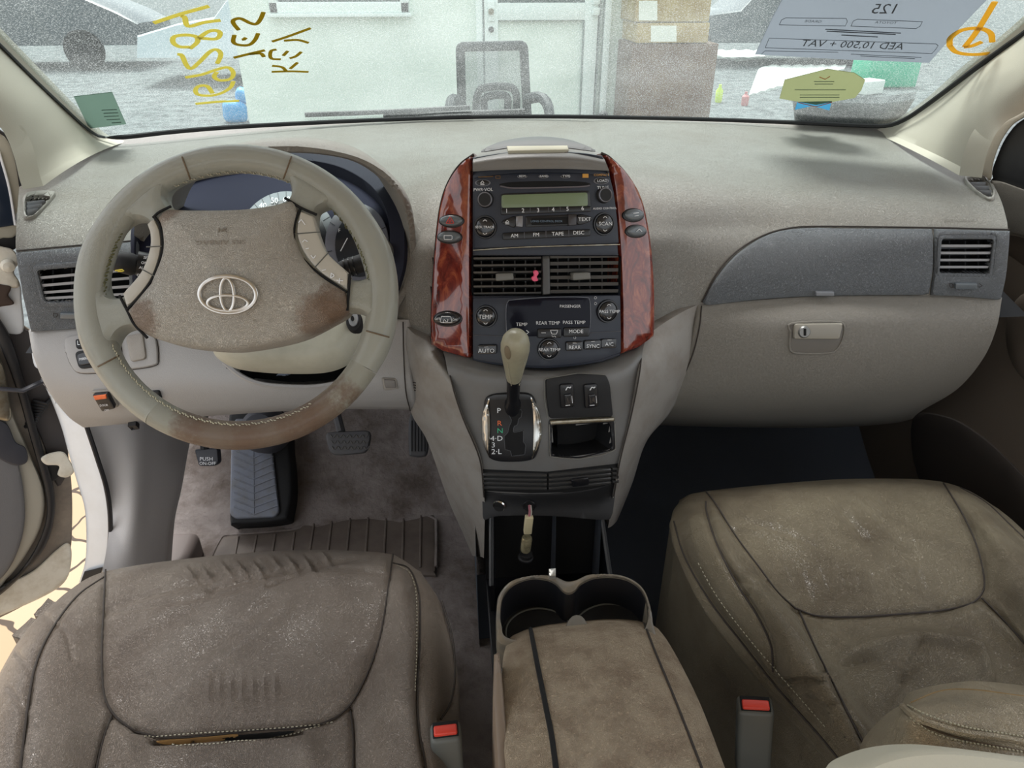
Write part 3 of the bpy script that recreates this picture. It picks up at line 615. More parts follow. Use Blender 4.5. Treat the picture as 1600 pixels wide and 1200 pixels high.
pillar('trim_3', [((1670, -6), (1670, 65), (1670, 125), 1.15), ((1600, 53), (1600, 115), (1600, 174), 1.2), ((1540, 98), (1555, 145), (1571, 191), 1.22), ((1480, 149), (1515, 182), (1552, 216), 1.22), ((1430, 184), (1485, 215), (1540, 248), 1.22), ((1385, 207), (1460, 240), (1534, 278), 1.22)], 'beige pillar trim right of the windshield')
# passenger door (closed)
pd = thing('door_2', 'taupe passenger side door panel with a dark sail panel', 'car door', atX(1590, 800, .93))
PR = TowS(PlaneS((.95, 0, 0), (-1, 0, 0))); pd['kind'] = 'structure'; pd['label'] = 'taupe passenger side door panel closed beside the glovebox'
patch('door_panel', sm([(1545, 286), (1600, 300), (1700, 330), (1700, 1100), (1600, 960), (1500, 820), (1380, 760), (1370, 640), (1470, 560), (1560, 430)], 5), PR, DOORT, pd, h=0, dep=.05, bev=3, step=30)
patch('upper_trim', np.vstack([cat([(1548, 282), (1566, 284), (1600, 296), (1700, 330)], False, 4), cat([(1700, 410), (1600, 372), (1565, 364), (1556, 330)], False, 4)]), PR, M('door_upper_grey', (112, 108, 100), .6, bump=[('leather', 400, .0004)]), pd, h=.02, dep=.05, bev=5, step=20)
patch('door_seal', cat([(1534, 274), (1536, 250), (1548, 214), (1568, 190), (1600, 172), (1650, 140), (1650, 160), (1600, 184), (1580, 198), (1563, 224), (1552, 255), (1548, 282)], True, 4), PR, PILLAR, pd, h=.02, dep=.06, bev=4, step=14)
patch('mirror_sail', cat([(1552, 280), (1560, 240), (1578, 206), (1605, 183), (1680, 150), (1680, 320), (1600, 297)], True, 4), PR, M('black_sail_panel', (44, 46, 50), .45), pd, h=.006, dep=.03, bev=3, step=20)
patch('armrest_bulge', ell(1622, 530, 52, 78, 36, -.15), PR, DOORT, pd, h=.03, dep=.05, bev=14, bh=.02, step=20)
patch('speaker_grille', ell(1640, 540, 40, 62, 30, -.15), PR, M('brown_speaker_cloth', (92, 66, 48), .8), pd, h=.032, dep=.02, bev=3, step=20)
patch('door_pocket', cat([(1425, 655), (1480, 650), (1540, 685), (1600, 742), (1700, 840), (1700, 960), (1600, 900), (1520, 830), (1440, 760)], True, 5), PR, M('dark_door_pocket', (58, 52, 48), .7), pd, h=.03, dep=.05, bev=8, bh=.015, step=20)
# driver's door (open)
dd = thing('door_3', "driver's door standing open, dark seal along its curved edge", 'car door', (-1.25, .95, .35))
dd['kind'] = 'structure'; n_ = np.array([math.cos(math.radians(55)), -math.sin(math.radians(55)), 0]); PD = TowS(PlaneS((-1.02, 1.22, 0), n_))
patch('window_frame', cat([(-40, 150), (0, 206), (16, 222), (27, 252), (34, 300), (28, 362), (5, 372), (-40, 360)], True, 4), PD, M('door_frame_beige', (168, 164, 150), .5), dd, h=.012, dep=.03, bev=3, step=14)
patch('door_glass', [(-40, 190), (0, 238), (13, 290), (22, 352), (-40, 362)], PD, M('dark_side_glass', (40, 48, 62), .1), dd, h=.016, dep=.03, bev=2, step=20)
line('chrome_strip', [(-2, 236), (14, 292), (24, 352)], OffS(PD, .018), M('bright_strip', (220, 222, 226), .3), dd, r=.002)
line('door_seal', [(-5, 202), (14, 218), (26, 250), (34, 298)], OffS(PD, .016), SEAL, dd, r=.0028)
patch('seal_channel', cat([(-40, 372), (8, 350), (24, 352), (26, 385), (10, 392), (-40, 395)], True, 4), PD, SEAL, dd, h=.01, dep=.03, bev=2, step=20)
hg = patch('hinge', cat([(-30, 384), (6, 386), (22, 392), (30, 408), (22, 425), (30, 440), (26, 450), (-5, 446), (-30, 440)], True, 5), PD, CREAM, dd, h=.03, dep=.03, bev=5, step=10)
MB().add(*lathe([(0, .012), (.009, .01), (.012, 0)], PD.hit(8, 408)[0]+n_*.03, n_, 14)).build('bolt', CREAM, hg)
patch('hinge_arm', cat([(-30, 432), (10, 436), (30, 440), (34, 470), (36, 518), (5, 520), (-30, 512)], True, 5), PD, WPAINT, dd, h=.018, dep=.03, bev=4, step=10)
patch('striker_bracket', cat([(-30, 444), (12, 446), (17, 452), (13, 462), (22, 474), (8, 478), (-30, 480)], True, 5), PD, M('rusty_bracket', (66, 52, 44), .7), dd, h=.032, dep=.02, bev=3, step=10)
patch('door_end_panel', cat([(-60, 500), (40, 510), (70, 560), (92, 640), (108, 720), (113, 800), (106, 880), (70, 925), (0, 965), (-60, 985)], True, 5), PD, M('dusty_door_end', (120, 112, 104), .7, var=(9, (160, 150, 136), .8)), dd, h=.004, dep=.05, bev=4, step=20)
patch('inner_fender', cat([(5, 515), (48, 518), (72, 560), (96, 640), (107, 720), (90, 760), (70, 700), (45, 640), (10, 560)], True, 4), PD, M('dark_grey_liner', (72, 68, 68), .7), dd, h=.008, dep=.03, bev=3, step=20)
patch('sill_flange', cat([(-60, 935), (0, 915), (50, 893), (85, 862), (106, 848), (112, 868), (104, 905), (72, 930), (0, 962), (-60, 985)], True, 5), PD, CREAM, dd, h=.016, dep=.03, bev=5, step=14)
patch('weather_seal', np.vstack([cat([(-8, 486), (18, 530), (40, 600), (64, 690), (84, 760), (85, 810), (70, 855), (40, 893), (0, 930), (-30, 945)], False, 6), cat([(-30, 935), (0, 918), (30, 893), (56, 855), (72, 810), (70, 765), (50, 695), (26, 610), (2, 545), (-8, 520)], False, 6)]), PD, SEAL, dd, h=.04, dep=.05, bev=5, bh=.008, step=8)
patch('inner_trim_frame', cat([(-30, 560), (5, 570), (18, 640), (45, 705), (68, 765), (66, 815), (45, 860), (10, 905), (-30, 925)], True, 5), PD, M('door_lip_grey', (166, 162, 150), .5), dd, h=.03, dep=.05, bev=6, step=14)
patch('trim_panel', cat([(-30, 640), (6, 655), (20, 690), (36, 760), (38, 820), (24, 870), (0, 905), (-30, 915)], True, 5), PD, DOORG, dd, h=.045, dep=.05, bev=6, step=14)
patch('handle_insert', cat([(-20, 655), (10, 662), (24, 690), (40, 700), (42, 722), (18, 726), (-20, 700)], True, 5), PD, M('door_insert_dark', (50, 52, 60), .5), dd, h=.05, dep=.03, bev=3, step=14)
patch('pull_handle', cat([(-20, 560), (4, 570), (14, 620), (18, 650), (8, 658), (-20, 640)], True, 5), PD, CHROMED, dd, h=.06, dep=.03, bev=5, step=14)
bt = MB()
for k in range(9):
    a = PD.hit(78-4.6*k, 610+4.5*k)[0]+n_*.02; b = PD.hit(44-1.0*k+0, 612+5.5*k)[0]+n_*.02
    bt.add(*tube([PD.hit(84-2.4*k, 612+2.2*k)[0]+n_*.014, PD.hit(68-2.4*k, 622+3.8*k)[0]+n_*.03, PD.hit(50-1.5*k, 622+5.0*k)[0]+n_*.014], .004, 8))
bt.build('wiring_boot', SEAL, dd)
hb = patch('lower_hinge', cat([(64, 716), (78, 708), (98, 706), (108, 718), (116, 736), (104, 746), (90, 742), (92, 728), (72, 726)], True, 5), PD, CREAM, dd, h=.05, dep=.04, bev=5, step=8)
patch('hinge_plate', cat([(66, 728), (90, 726), (94, 742), (82, 752), (70, 750)], True, 4), PD, BLACKM, dd, h=.03, dep=.02, bev=2, step=8)
ck = MB(); ck.add(*tube([PD.hit(-10, 588)[0]+n_*.06, PD.hit(25, 588)[0]+n_*.07, PD.hit(64, 578)[0]+n_*.05], .006, 8, flat=.6)); ck.build('check_strap', M('dark_steel', (60, 60, 66), .5), dd)
# body flange between door opening and footwell
PF = TowS(PlaneS(atX(145, 780, -.89), (-.25, -.95, .1))); bd = thing('door_sill', 'white painted body flange with black seal beside the footwell', 'door sill', atX(140, 900, -.9)); bd['kind'] = 'structure'; bd['label'] = 'white painted body flange with black seal at the door opening'
patch('painted_flange', np.vstack([cat([(66, 598), (84, 622), (108, 650), (133, 664), (150, 715), (165, 770), (170, 825), (165, 880), (155, 905)], False, 6), cat([(122, 915), (134, 870), (133, 800), (121, 755), (107, 708), (96, 668), (80, 625), (64, 590)], False, 6)]), PF, WPAINT, bd, h=.006, dep=.05, bev=4, bh=.006, step=12)
line('rubber_seal', [(134, 662), (152, 716), (168, 770), (173, 825), (168, 880), (160, 902)], OffS(PF, .03), SEAL, bd, r=.0042)
patch('scuff_block', [(132, 893), (160, 886), (150, 918), (122, 920)], PF, BLACKM, bd, h=.02, dep=.03, bev=2, step=12)
patch('white_edge', cat([(50, 548), (62, 552), (66, 575), (54, 572)], True, 4), PF, WPAINT, bd, h=.03, dep=.03, bev=2, step=8)

# ---- car roof and side rails (daylight reaches the cabin through the windows, as in the car)
HL = M('beige_headliner', (186, 182, 170), .8)
mb = MB(); mb.add(*box((0, .15, 1.80), (1.5, 2.3, .05), b=.02)); struct(mb.build('ceiling', HL), 'beige headliner of the car roof above the seats', 'headliner')
# ================================================================== DASHBOARD
rowsA = [
 [(30, 292, 1.22), (80, 264, 1.36), (140, 226, 1.6), (200, 217, 1.78), (390, 199, 1.88), (600, 189, 1.93), (800, 184, 1.945), (1000, 186, 1.94), (1150, 190, 1.9), (1300, 197, 1.83), (1375, 205, 1.75), (1440, 234, 1.55), (1500, 260, 1.38), (1552, 288, 1.22)],
 [(28, 318, 1.16), (100, 295, 1.3), (200, 262, 1.45), (400, 238, 1.58), (600, 232, 1.6), (800, 232, 1.6), (1000, 230, 1.6), (1200, 240, 1.55), (1350, 258, 1.44), (1450, 278, 1.32), (1562, 308, 1.15)],
 [(26, 345, 1.12), (100, 335, 1.17), (200, 322, 1.22), (400, 300, 1.28), (600, 290, 1.29), (690, 285, 1.25), (850, 280, 1.2), (1010, 290, 1.22), (1200, 300, 1.23), (1350, 305, 1.2), (1450, 312, 1.17), (1570, 332, 1.11)],
 [(25, 393, 1.09), (130, 383, 1.11), (250, 375, 1.13), (450, 372, 1.15), (620, 368, 1.15), (690, 366, 1.11), (850, 360, 1.09), (1015, 362, 1.11), (1110, 362, 1.14), (1250, 357, 1.14), (1450, 357, 1.10), (1575, 362, 1.07)],
 [(35, 455, 1.075), (130, 448, 1.09), (300, 440, 1.11), (560, 440, 1.13), (640, 440, 1.11), (690, 440, 1.085), (850, 430, 1.06), (1020, 440, 1.085), (1080, 440, 1.10), (1250, 425, 1.10), (1450, 420, 1.075), (1572, 420, 1.055)],
 [(50, 518, 1.07), (130, 510, 1.085), (300, 505, 1.1), (560, 505, 1.12), (640, 512, 1.10), (690, 530, 1.07), (850, 545, 1.04), (1020, 520, 1.07), (1085, 490, 1.09), (1250, 475, 1.09), (1450, 472, 1.07), (1562, 470, 1.055)]]
GP = grid(rowsA, 240, 90); SP = gsurf(GP)
dash = thing('dashboard', 'grey moulded dashboard spanning the car below the windshield', 'dashboard', (0, 1.2, .95))
CUTS = [[(215, 340), (250, 300), (330, 262), (440, 250), (550, 262), (600, 300), (622, 350), (625, 400), (612, 470), (590, 560), (230, 560), (215, 420)],
 [(702, 330), (682, 370), (676, 430), (675, 545), (1020, 545), (1018, 430), (1013, 370), (1004, 330)],
 [(60, 422), (205, 410), (205, 470), (72, 470)], [(1466, 371), (1554, 371), (1549, 430), (1462, 429)],
 [(41, 310), (76, 309), (68, 325), (53, 339), (40, 339)], [(1511, 281), (1539, 280), (1552, 305), (1545, 311), (1525, 300)]]
PQ = proj(GP.reshape(-1, 3)); xe = np.interp(PQ[:, 1], [180, 195, 230, 260, 330], [945, 928, 930, 960, 1010]); dd_ = .010/(1+np.exp(-(PQ[:, 0]-xe)/3.5))*np.clip((330-PQ[:, 1])/60, 0, 1)*np.clip((PQ[:, 1]-186)/14, 0, 1)*np.clip((1500-PQ[:, 0])/200, 0, 1)
GP = GP+gnormals(GP)*dd_.reshape(90, 240, 1); SP = gsurf(GP)
skin('top_pad', GP, PAD, dash, back=(0, .05, -.03), cut=CUTS)
# slate band on the driver's side and on the passenger's side
band_l = np.vstack([cat([(25, 395), (130, 386), (215, 378)], False, 4), cat([(215, 508), (130, 512), (49, 518)], False, 4), [(36, 460)]])
patch('driver_band', band_l, SP, BAND, dash, h=.004, dep=.012, bev=3, step=14, holes=[rnd([(54, 418), (200, 404), (205, 474), (68, 474)], 6)])
cub = np.vstack([cat([(1280, 357), (1230, 360), (1190, 372), (1150, 398), (1120, 432), (1098, 470)], False, 6)[::-1], [(1300, 358), (1455, 359)], cat([(1457, 370), (1456, 420), (1450, 458)], False, 4), cat([(1440, 460), (1280, 462), (1180, 468), (1110, 476), (1098, 473)], False, 4)])
band_r = np.vstack([[(1459, 359), (1576, 362)], cat([(1575, 380), (1570, 430), (1562, 466)], False, 4), cat([(1555, 467), (1500, 462), (1453, 460)], False, 3), [(1458, 420)]])
def lipped(Q, d): return np.zeros(len(Q))
patch('upper_glovebox_door', cub, SP, BAND, dash, h=.007, dep=.02, bev=5, step=13)
patch('passenger_band', band_r, SP, BAND, dash, h=.007, dep=.02, bev=4, step=12, holes=[rnd([(1464, 369), (1554, 369), (1547, 430), (1461, 429)], 5)])
patch('upper_glovebox_latch', rect(1270, 452, 1299, 459, 2), SP, M('latch_grey', (120, 124, 130), .4), dash, h=.014, dep=.01, bev=2, step=8)
line('dash_seam', [(1096, 472), (1118, 430), (1148, 395), (1190, 369), (1232, 357), (1282, 354), (1456, 356), (1576, 359)], SP, SEAMD, dash, r=.0013, h=.001); mb = MB(); line_mb(mb, [(26, 392), (130, 383), (215, 376)], SP, r=.0012, h=.001); mb.build('dash_seam', SEAMD, dash)
mb = MB(); text_mb(mb, 'SRS AIRBAG', 1499, 345, 6, SP, h=.0008, sx=1.5); mb.build('airbag_lettering', M('faint_emboss', (118, 114, 106), .7), dash)
# raised lobe of the passenger side pad (light catches its edge next to the centre hood)
# ---- air vents
def vent(name, label, frame, hole, slats, surf, grp, depth=.03, fm=BAND, tabs=()):
    c = surf.hit(*np.mean(hole, 0))[0]; t = thing(name, label, 'air vent', c, grp)
    patch('vent_frame', frame, surf, fm, t, h=.006, dep=.02, bev=2.5, step=8, holes=[hole])
    hx = np.asarray(hole); patch('vent_duct', hx, OffS(surf, -depth), VOID, t, h=0, dep=.01, bev=0, step=10)
    b = MB(); P = dens(hx, 3)
    for i in range(len(P)):
        p0, n0 = surf.hit(*P[i]); p1, n1 = surf.hit(*P[(i+1) % len(P)]); b.add([p0+n0*.003, p1+n1*.003, p1-n1*depth, p0-n0*depth], [(0, 1, 2, 3)])
    b.build('vent_throat', BLACKM, t)
    for s in slats:
        (xa, ya), (xb, yb) = s; Q = []
        V = []; F = []
        for k in range(7):
            f = k/6; p, n = surf.hit(xa+(xb-xa)*f, ya+(yb-ya)*f); up_ = np.array([0, 0, 1.]); d = -n*.014-up_*.004; th = up_*.0021
            for q in (p+th+n*.001, p-th+n*.001, p-th+d, p+th+d): V.append(q)
        for k in range(6):
            for j in range(4): F.append((k*4+j, k*4+(j+1) % 4, k*4+4+(j+1) % 4, k*4+4+j))
        F += [(0, 1, 2, 3), (24, 25, 26, 27)]; mesh('vent_slat', V, F, M_SLAT, t, 30)
    b = MB()
    for x, y0, y1 in tabs:
        a, n = surf.hit(x, y0); c2, n2 = surf.hit(x, y1); MB().add(*tube([a-n*.016, c2-n2*.016], .0018, 6)).build('vertical_vane', BLACKM, t)
    return t
M_SLAT = M('vent_slat_grey', (146, 149, 154), .4)
fh = rnd([(60, 422), (205, 410), (205, 470), (72, 470)], 5)
v = vent('air_vent', "slatted grey air vent at the driver's far end of the dashboard", rnd([(52, 414), (210, 400), (210, 478), (66, 478)], 8), fh, [((61, 434), (205, 421)), ((64, 446), (205, 434)), ((67, 457), (205, 447)), ((71, 466), (205, 459))], SP, 'dashboard end vents', tabs=[(78, 425, 468), (108, 423, 468), (150, 418, 468)])
mb = MB(); 
fh = rnd([(1470, 374), (1550, 374), (1543, 427), (1466, 426)], 4)
v = vent('air_vent', 'slatted grey air vent at the passenger end of the dashboard', rnd([(1463, 367), (1556, 367), (1549, 433), (1460, 432)], 6), fh, [((1468, 384), (1549, 384)), ((1468, 395), (1548, 395)), ((1467, 406), (1546, 406)), ((1467, 417), (1544, 417))], SP, 'dashboard end vents', tabs=[(1490, 376, 426), (1515, 376, 426), (1536, 376, 426)])
patch('vent_thumbwheel', rect(1488, 439, 1522, 448, 2), SP, BTNG, dash, h=.012, dep=.008, bev=1.5, step=6)
patch('vent_thumbwheel', rect(96, 486, 124, 495, 1), SP, BTNG, dash, h=.009, dep=.008, bev=1.5, step=6)
mb = MB(); line_mb(mb, [(85, 487), (91, 487), (91, 493), (85, 493), (85, 487)], SP, r=.0005, h=.006, smooth_=False, step=3); line_mb(mb, [(1480, 440), (1485, 440), (1485, 446), (1480, 446), (1480, 440)], SP, r=.0005, h=.009, smooth_=False, step=3)
line_mb(mb, [(1526, 440), (1531, 443), (1526, 446)], SP, r=.0005, h=.009, smooth_=False, step=3); mb.build('vent_symbol', SEAMD, dash)
for lab, ol, hl, sl in (("small triangular demister vent beside the driver's pillar", [(37, 306), (60, 301), (84, 303), (84, 310), (66, 330), (52, 342), (38, 342), (36, 328)], [(40, 311), (78, 310), (67, 325), (52, 339), (40, 338)], [((42, 318), (70, 315)), ((42, 324), (66, 321)), ((42, 331), (60, 328))]),
                        ('small triangular demister vent beside the passenger pillar', [(1507, 279), (1524, 276), (1543, 281), (1554, 300), (1554, 311), (1545, 314), (1525, 303), (1509, 288)], [(1511, 281), (1540, 281), (1552, 304), (1545, 311), (1525, 299)], [((1516, 287), (1540, 287)), ((1521, 293), (1545, 293)), ((1529, 300), (1549, 300))])):
    vent('demister_vent', lab, sm(ol, 4), sm(hl, 3), sl, SP, 'triangular demister vents', depth=.02, fm=M('vent_surround', (128, 125, 118), .5))
# ---- instrument hood and cluster
CSF = FuncS(lambda x, y, z: y-(1.085+.12*(z-1.2)+.5*(x+.44)**2), .4, 2.5)
cl = thing('instrument_cluster', 'hooded gauge cluster behind the steering wheel', 'gauge cluster', SP.hit(440, 400)[0])
ho = cat([(200, 400), (203, 345), (222, 295), (268, 256), (335, 234), (400, 226), (480, 226), (560, 242), (614, 274), (645, 316), (655, 375), (650, 430), (632, 480), (600, 512), (420, 520), (260, 515), (210, 470)], True, 6)
hi = cat([(208, 400), (212, 350), (240, 300), (300, 264), (370, 249), (440, 242), (505, 245), (560, 258), (604, 290), (630, 335), (637, 385), (632, 430), (614, 470), (570, 500), (420, 508), (270, 500), (218, 460)], True, 6)
patch('gauge_hood', ho, CSF, PAD, cl, h=0, dep=.14, bev=13, bh=.03, step=7, holes=[hi])
hi2 = cat([(214, 400), (220, 350), (246, 304), (304, 276), (372, 262), (440, 257), (500, 262), (545, 276), (585, 304), (606, 340), (612, 385), (606, 430), (585, 480), (540, 495), (420, 500), (280, 494), (226, 455)], True, 6)
LINER = M('hood_liner_slate', (34, 36, 48), .8, spec=.2)
patch('hood_liner', hi, OffS(SP, .012), LINER, cl, h=0, dep=.03, bev=1, step=9, holes=[hi2])
FACE = M('cluster_face_slate', (36, 38, 54), .8, spec=.1); DIAL = M('dial_ring_pale', (120, 128, 134), .6); DIALD = M('dial_face_dark', (30, 33, 40), .4)
CF = OffS(SP, -.01); patch('cluster_face', hi2, CF, FACE, cl, h=0, dep=.02, bev=0, step=14)
gs = patch('speedometer', ell(448, 388, 82, 92, 48), CF, DIAL, cl, h=.008, dep=.01, bev=2, step=10); patch('dial_face', ell(448, 388, 66, 76, 44), CF, DIALD, gs, h=.0095, dep=.004, bev=0, step=10)
mb = MB()
for s, x, y in (('40', 411, 323), ('50', 429, 315), ('60', 448, 313), ('30', 396, 338), ('20', 385, 360)): text_mb(mb, s, x, y, 12, CF, h=.012)
mb.build('speed_numerals', WHT, gs)
mb = MB()
for a in np.linspace(-2.9, -.6, 15): line_mb(mb, [(448+69*math.cos(a), 388+79*math.sin(a)), (448+81*math.cos(a), 388+90*math.sin(a))], CF, r=.0004, h=.0085, smooth_=False)
mb.build('dial_ticks', DIALD, gs)
gf = patch('fuel_gauge', ell(558, 380, 50, 62, 44), CF, M('gauge_ring_grey', (104, 106, 116), .5), cl, h=.012, dep=.01, bev=2, step=10); patch('dial_face', ell(562, 384, 38, 48, 40), CF, DIALD, gf, h=.014, dep=.004, bev=0, step=10)
mb = MB(); text_mb(mb, 'F', 531, 364, 8, CF, h=.016); text_mb(mb, 'E', 536, 408, 7, CF, h=.016); mb.build('gauge_letters', WHT, gf); line('needle', [(533, 393), (544, 376)], CF, WHT, gf, r=.0008, h=.018, smooth_=False)
mb = MB()
for a in (-2.6, -2.2, 2.9, 2.4, -.4, .1): line_mb(mb, [(558+40*math.cos(a), 380+50*math.sin(a)), (558+49*math.cos(a), 380+60*math.sin(a))], CF, r=.0005, h=.013, smooth_=False)
mb.build('dial_ticks', DIALD, gf)
gt = patch('tachometer', ell(500, 352, 12, 30, 24), CF, DIAL, cl, h=.006, dep=.01, bev=2, step=8)
tr = patch('trip_knob', ell(613, 394, 6, 11, 16, -.2), OffS(SP, .02), BUCK, cl, h=.006, dep=.02, bev=3, step=5)
# ---- centre stack: wood cheeks and the charcoal fascia on a face that curves away at its sides
def ysf(x, z): return .985+.33*(z-1.078)+1.1*x*x
ST = FuncS(lambda x, y, z: y-ysf(x, z), .4, 2.2)
cs = thing('center_console_stack', 'centre stack fascia with burl wood cheeks between driver and passenger', 'centre console', ST.hit(852, 560)[0])
wl_ = np.vstack([cat([(738, 238), (716, 256), (698, 282), (686, 315), (679, 360), (673, 430), (670, 500), (671, 540)], False, 5), [(690, 551), (736, 564)], [(736, 400)]])
wr_ = np.vstack([[(971, 556), (1000, 545), (1025, 527)], cat([(1026, 500), (1025, 440), (1019, 370), (1006, 310), (985, 272), (958, 245), (944, 238)], False, 5), cat([(955, 268), (962, 320), (968, 400), (971, 480)], False, 4)])
patch('wood_cheek', wl_, ST, WOOD, cs, h=.004, dep=.10, bev=10, bh=.018, step=10); patch('wood_cheek', wr_, ST, WOOD, cs, h=.004, dep=.10, bev=10, bh=.018, step=10)
line('chrome_edge', [(738, 240), (716, 256), (698, 282), (686, 315), (679, 360), (673, 430), (670, 500), (671, 540)], OffS(ST, -.012), SEAMD, cs, r=.0022); line('chrome_edge', [(944, 238), (958, 245), (985, 272), (1006, 310), (1019, 370), (1025, 440), (1026, 500), (1025, 527)], OffS(ST, -.012), SEAMD, cs, r=.0022)
fas = np.vstack([[(738, 268)], cat([(738, 246), (790, 238), (850, 236), (905, 238), (942, 243)], False, 4), cat([(953, 268), (961, 320), (967, 400), (970, 480), (970, 556)], False, 5), cat([(940, 566), (900, 572), (850, 576), (800, 573), (765, 569), (738, 564)], False, 4)])
patch('fascia', fas, ST, CHAR, cs, h=0, dep=.09, bev=3, step=16, holes=[rect(737.5, 400, 969, 462, 3)])
# hood over the stack
hrows = [[(748, 240, 1.22), (770, 226, 1.3), (800, 217, 1.36), (842, 213, 1.38), (885, 217, 1.36), (915, 227, 1.3), (938, 239, 1.22)], [(742, 243, 1.14), (770, 235, 1.15), (800, 231, 1.15), (842, 229, 1.15), (885, 231, 1.15), (915, 235, 1.15), (941, 243, 1.14)], [(739, 250, 1.085), (770, 245, 1.078), (800, 242, 1.071), (842, 241, 1.066), (885, 242, 1.069), (915, 245, 1.077), (945, 250, 1.084)], [(739, 268, 1.072), (770, 266, 1.066), (800, 265, 1.059), (842, 264, 1.055), (885, 264, 1.057), (915, 265, 1.066), (952, 267, 1.073)]]
GH = grid(hrows, 30, 20); skin('stack_hood', GH, M('hood_top_grey', (108, 106, 102), .45, bump=[('grain', 700, .0003)]), cs, back=(0, .05, -.04), sides='tlr'); SH = gsurf(GH)
patch('hood_grille', cat([(752, 238), (776, 225), (805, 218), (842, 215), (880, 218), (908, 226), (930, 237), (886, 232), (842, 230), (795, 232)], True, 4), SH, M('speaker_grille_dark', (84, 84, 84), .7), cs, h=.003, dep=.01, bev=2, step=8)
patch('pale_label', [(792, 233), (886, 232), (888, 238), (794, 240)], SH, M('pale_label', (176, 172, 152), .6), cs, h=.005, dep=.006, bev=1, step=8)
# ovals in the wood
def btn(name, o, par, m=BTN, h=.008, surf=ST, bev=3, **k): return patch(name, o, surf, m, par, h=h, dep=.012, bev=bev, bh=.002, step=5, **k)
for x, y, rx, ry, m, rot in ((707, 345, 18, 9, BTNG, 0), (704, 370, 18, 9, BTNG, 0), (987, 336, 15, 9.5, BTNG, 0), (991, 361, 15, 9, BTNG, 0), (701, 497, 21, 11, BTN, 0)):
    patch('button_bezel', ell(x, y+.5, rx+1.8, ry+1.6, 26), OffS(ST, .003), BLACK, cs, h=.003, dep=.012, bev=1.5, step=5); b = btn('oval_button', ell(x, y, rx-.5, ry-.5, 26), cs, m, h=.010, dome=.0015, dr=6)
OB = OffS(ST, .0005); hb_ = .0125
mb = MB(); line_mb(mb, [(701, 349), (707, 339), (713, 349), (701, 349)], OB, r=.0006, h=hb_, smooth_=False, step=2); line_mb(mb, [(705, 347), (707, 343.5), (709, 347), (705, 347)], OB, r=.0005, h=hb_, smooth_=False, step=2); mb.build('hazard_triangle', REDP, cs)
mb = MB()
for q in ([(698, 368), (710, 368), (710, 374), (698, 374), (698, 368)], [(983, 334), (991, 333)], [(985, 338), (991, 337)], [(988, 362), (992, 358), (996, 362)], [(694, 493), (708, 493), (710, 502), (692, 502), (694, 493)], [(697, 503), (698, 497), (703, 503), (704, 497)]): line_mb(mb, q, OB, r=.0005, h=hb_, smooth_=False, step=2)
text_mb(mb, 'OFF', 688, 497, 5, OB, h=hb_); text_mb(mb, 'ON', 714, 498, 5, OB, h=hb_); mb.build('button_symbol', WHT, cs)
# ---- radio
ra = thing('car_stereo', 'factory car stereo with tape slot and pale green display', 'car radio', ST.hit(852, 385)[0])
rf = np.vstack([[(741, 284)], cat([(741, 278), (790, 272), (850, 270), (905, 271), (952, 276)], False, 3), cat([(958, 300), (963, 340), (966, 380)], False, 3), [(741, 388)]])
patch('radio_face', rf, ST, CHAR, ra, h=.003, dep=.02, bev=1.5, step=12, holes=[])
line('trim_strip', [(740, 391), (800, 387), (850, 385), (967, 382)], ST, CHROMED, ra, r=.0011, h=.003)
R3 = OffS(ST, .003)
patch('cd_slot', cat([(780, 289), (796, 285), (850, 283), (905, 284), (922, 288), (905, 291), (850, 292), (796, 293)], True, 3), R3, VOID, ra, h=.0006, dep=.002, bev=.5, step=6)
line('slot_lip', [(782, 291), (800, 294), (850, 293.5), (905, 292), (920, 290)], R3, M('slot_lip_grey', (104, 100, 106), .3), ra, r=.0012, h=.001)
patch('display_bezel', rnd([(782, 303), (920, 298), (922, 327), (783, 332)], 6), R3, BLACK, ra, h=.002, dep=.004, bev=1, step=8)
patch('display', rnd([(784, 305), (916, 301), (917, 322), (784, 325)], 4), R3, LCD, ra, h=.003, dep=.003, bev=.5, step=8)
patch('preset_buttons', rnd([(783, 326), (922, 322), (922, 331), (783, 336)], 3), R3, BLACK, ra, h=.004, dep=.005, bev=1.5, step=8)
def knob(x, y, r, par, nm='volume_knob'):
    c, n = R3.hit(x, y); q = MB().add(*lathe([(0, .008), (r*.75, .008), (r*.84, .007), (r*.88, .002), (r, 0)], c, n, 30)).build(nm, BLACKM, par)
    V, F = lathe([(r*.74, .0082), (r*.86, .0086), (r*.92, .006)], c, n, 30, caps=False); MB().add(V, F).build('knob_ring', M('knob_ring_metal', (108, 108, 114), .4, .6), q)
knob(759, 312, .0125, ra); knob(942, 305, .0125, ra, 'tune_knob')
def rbtn(x, y, r, par, surf=R3):
    c, n = surf.hit(x, y); MB().add(*lathe([(r*.94, .0), (r*1.02, .003), (r*1.14, .003), (r*1.2, -.001)], c, n, 34)).build('button_ring', BLACK, par)
    V, F = lathe([(0, .0065), (r*.5, .0062), (r*.8, .0052), (r*.93, .0035), (r*.95, -.004)], c, n, 34); MB().add(V, F).build('round_button', BTN, par)
rbtn(759, 355, .0150, ra); rbtn(942, 350, .0150, ra)
for o in (ell(755, 286, 12, 5.5, 20), ell(938, 283, 12, 5.5, 20), ell(816, 276, 8, 3, 16), ell(849, 276, 8, 3, 16), ell(883, 276, 8, 3, 16)):
    patch('button_bezel', o, R3, M('bezel_grey', (110, 112, 120), .35), ra, h=.0012, dep=.003, bev=.5, step=4); q = o.mean(0)+(o-o.mean(0))*.84; patch('push_button', q, R3, BLACK, ra, h=.0022, dep=.003, bev=.8, step=4)
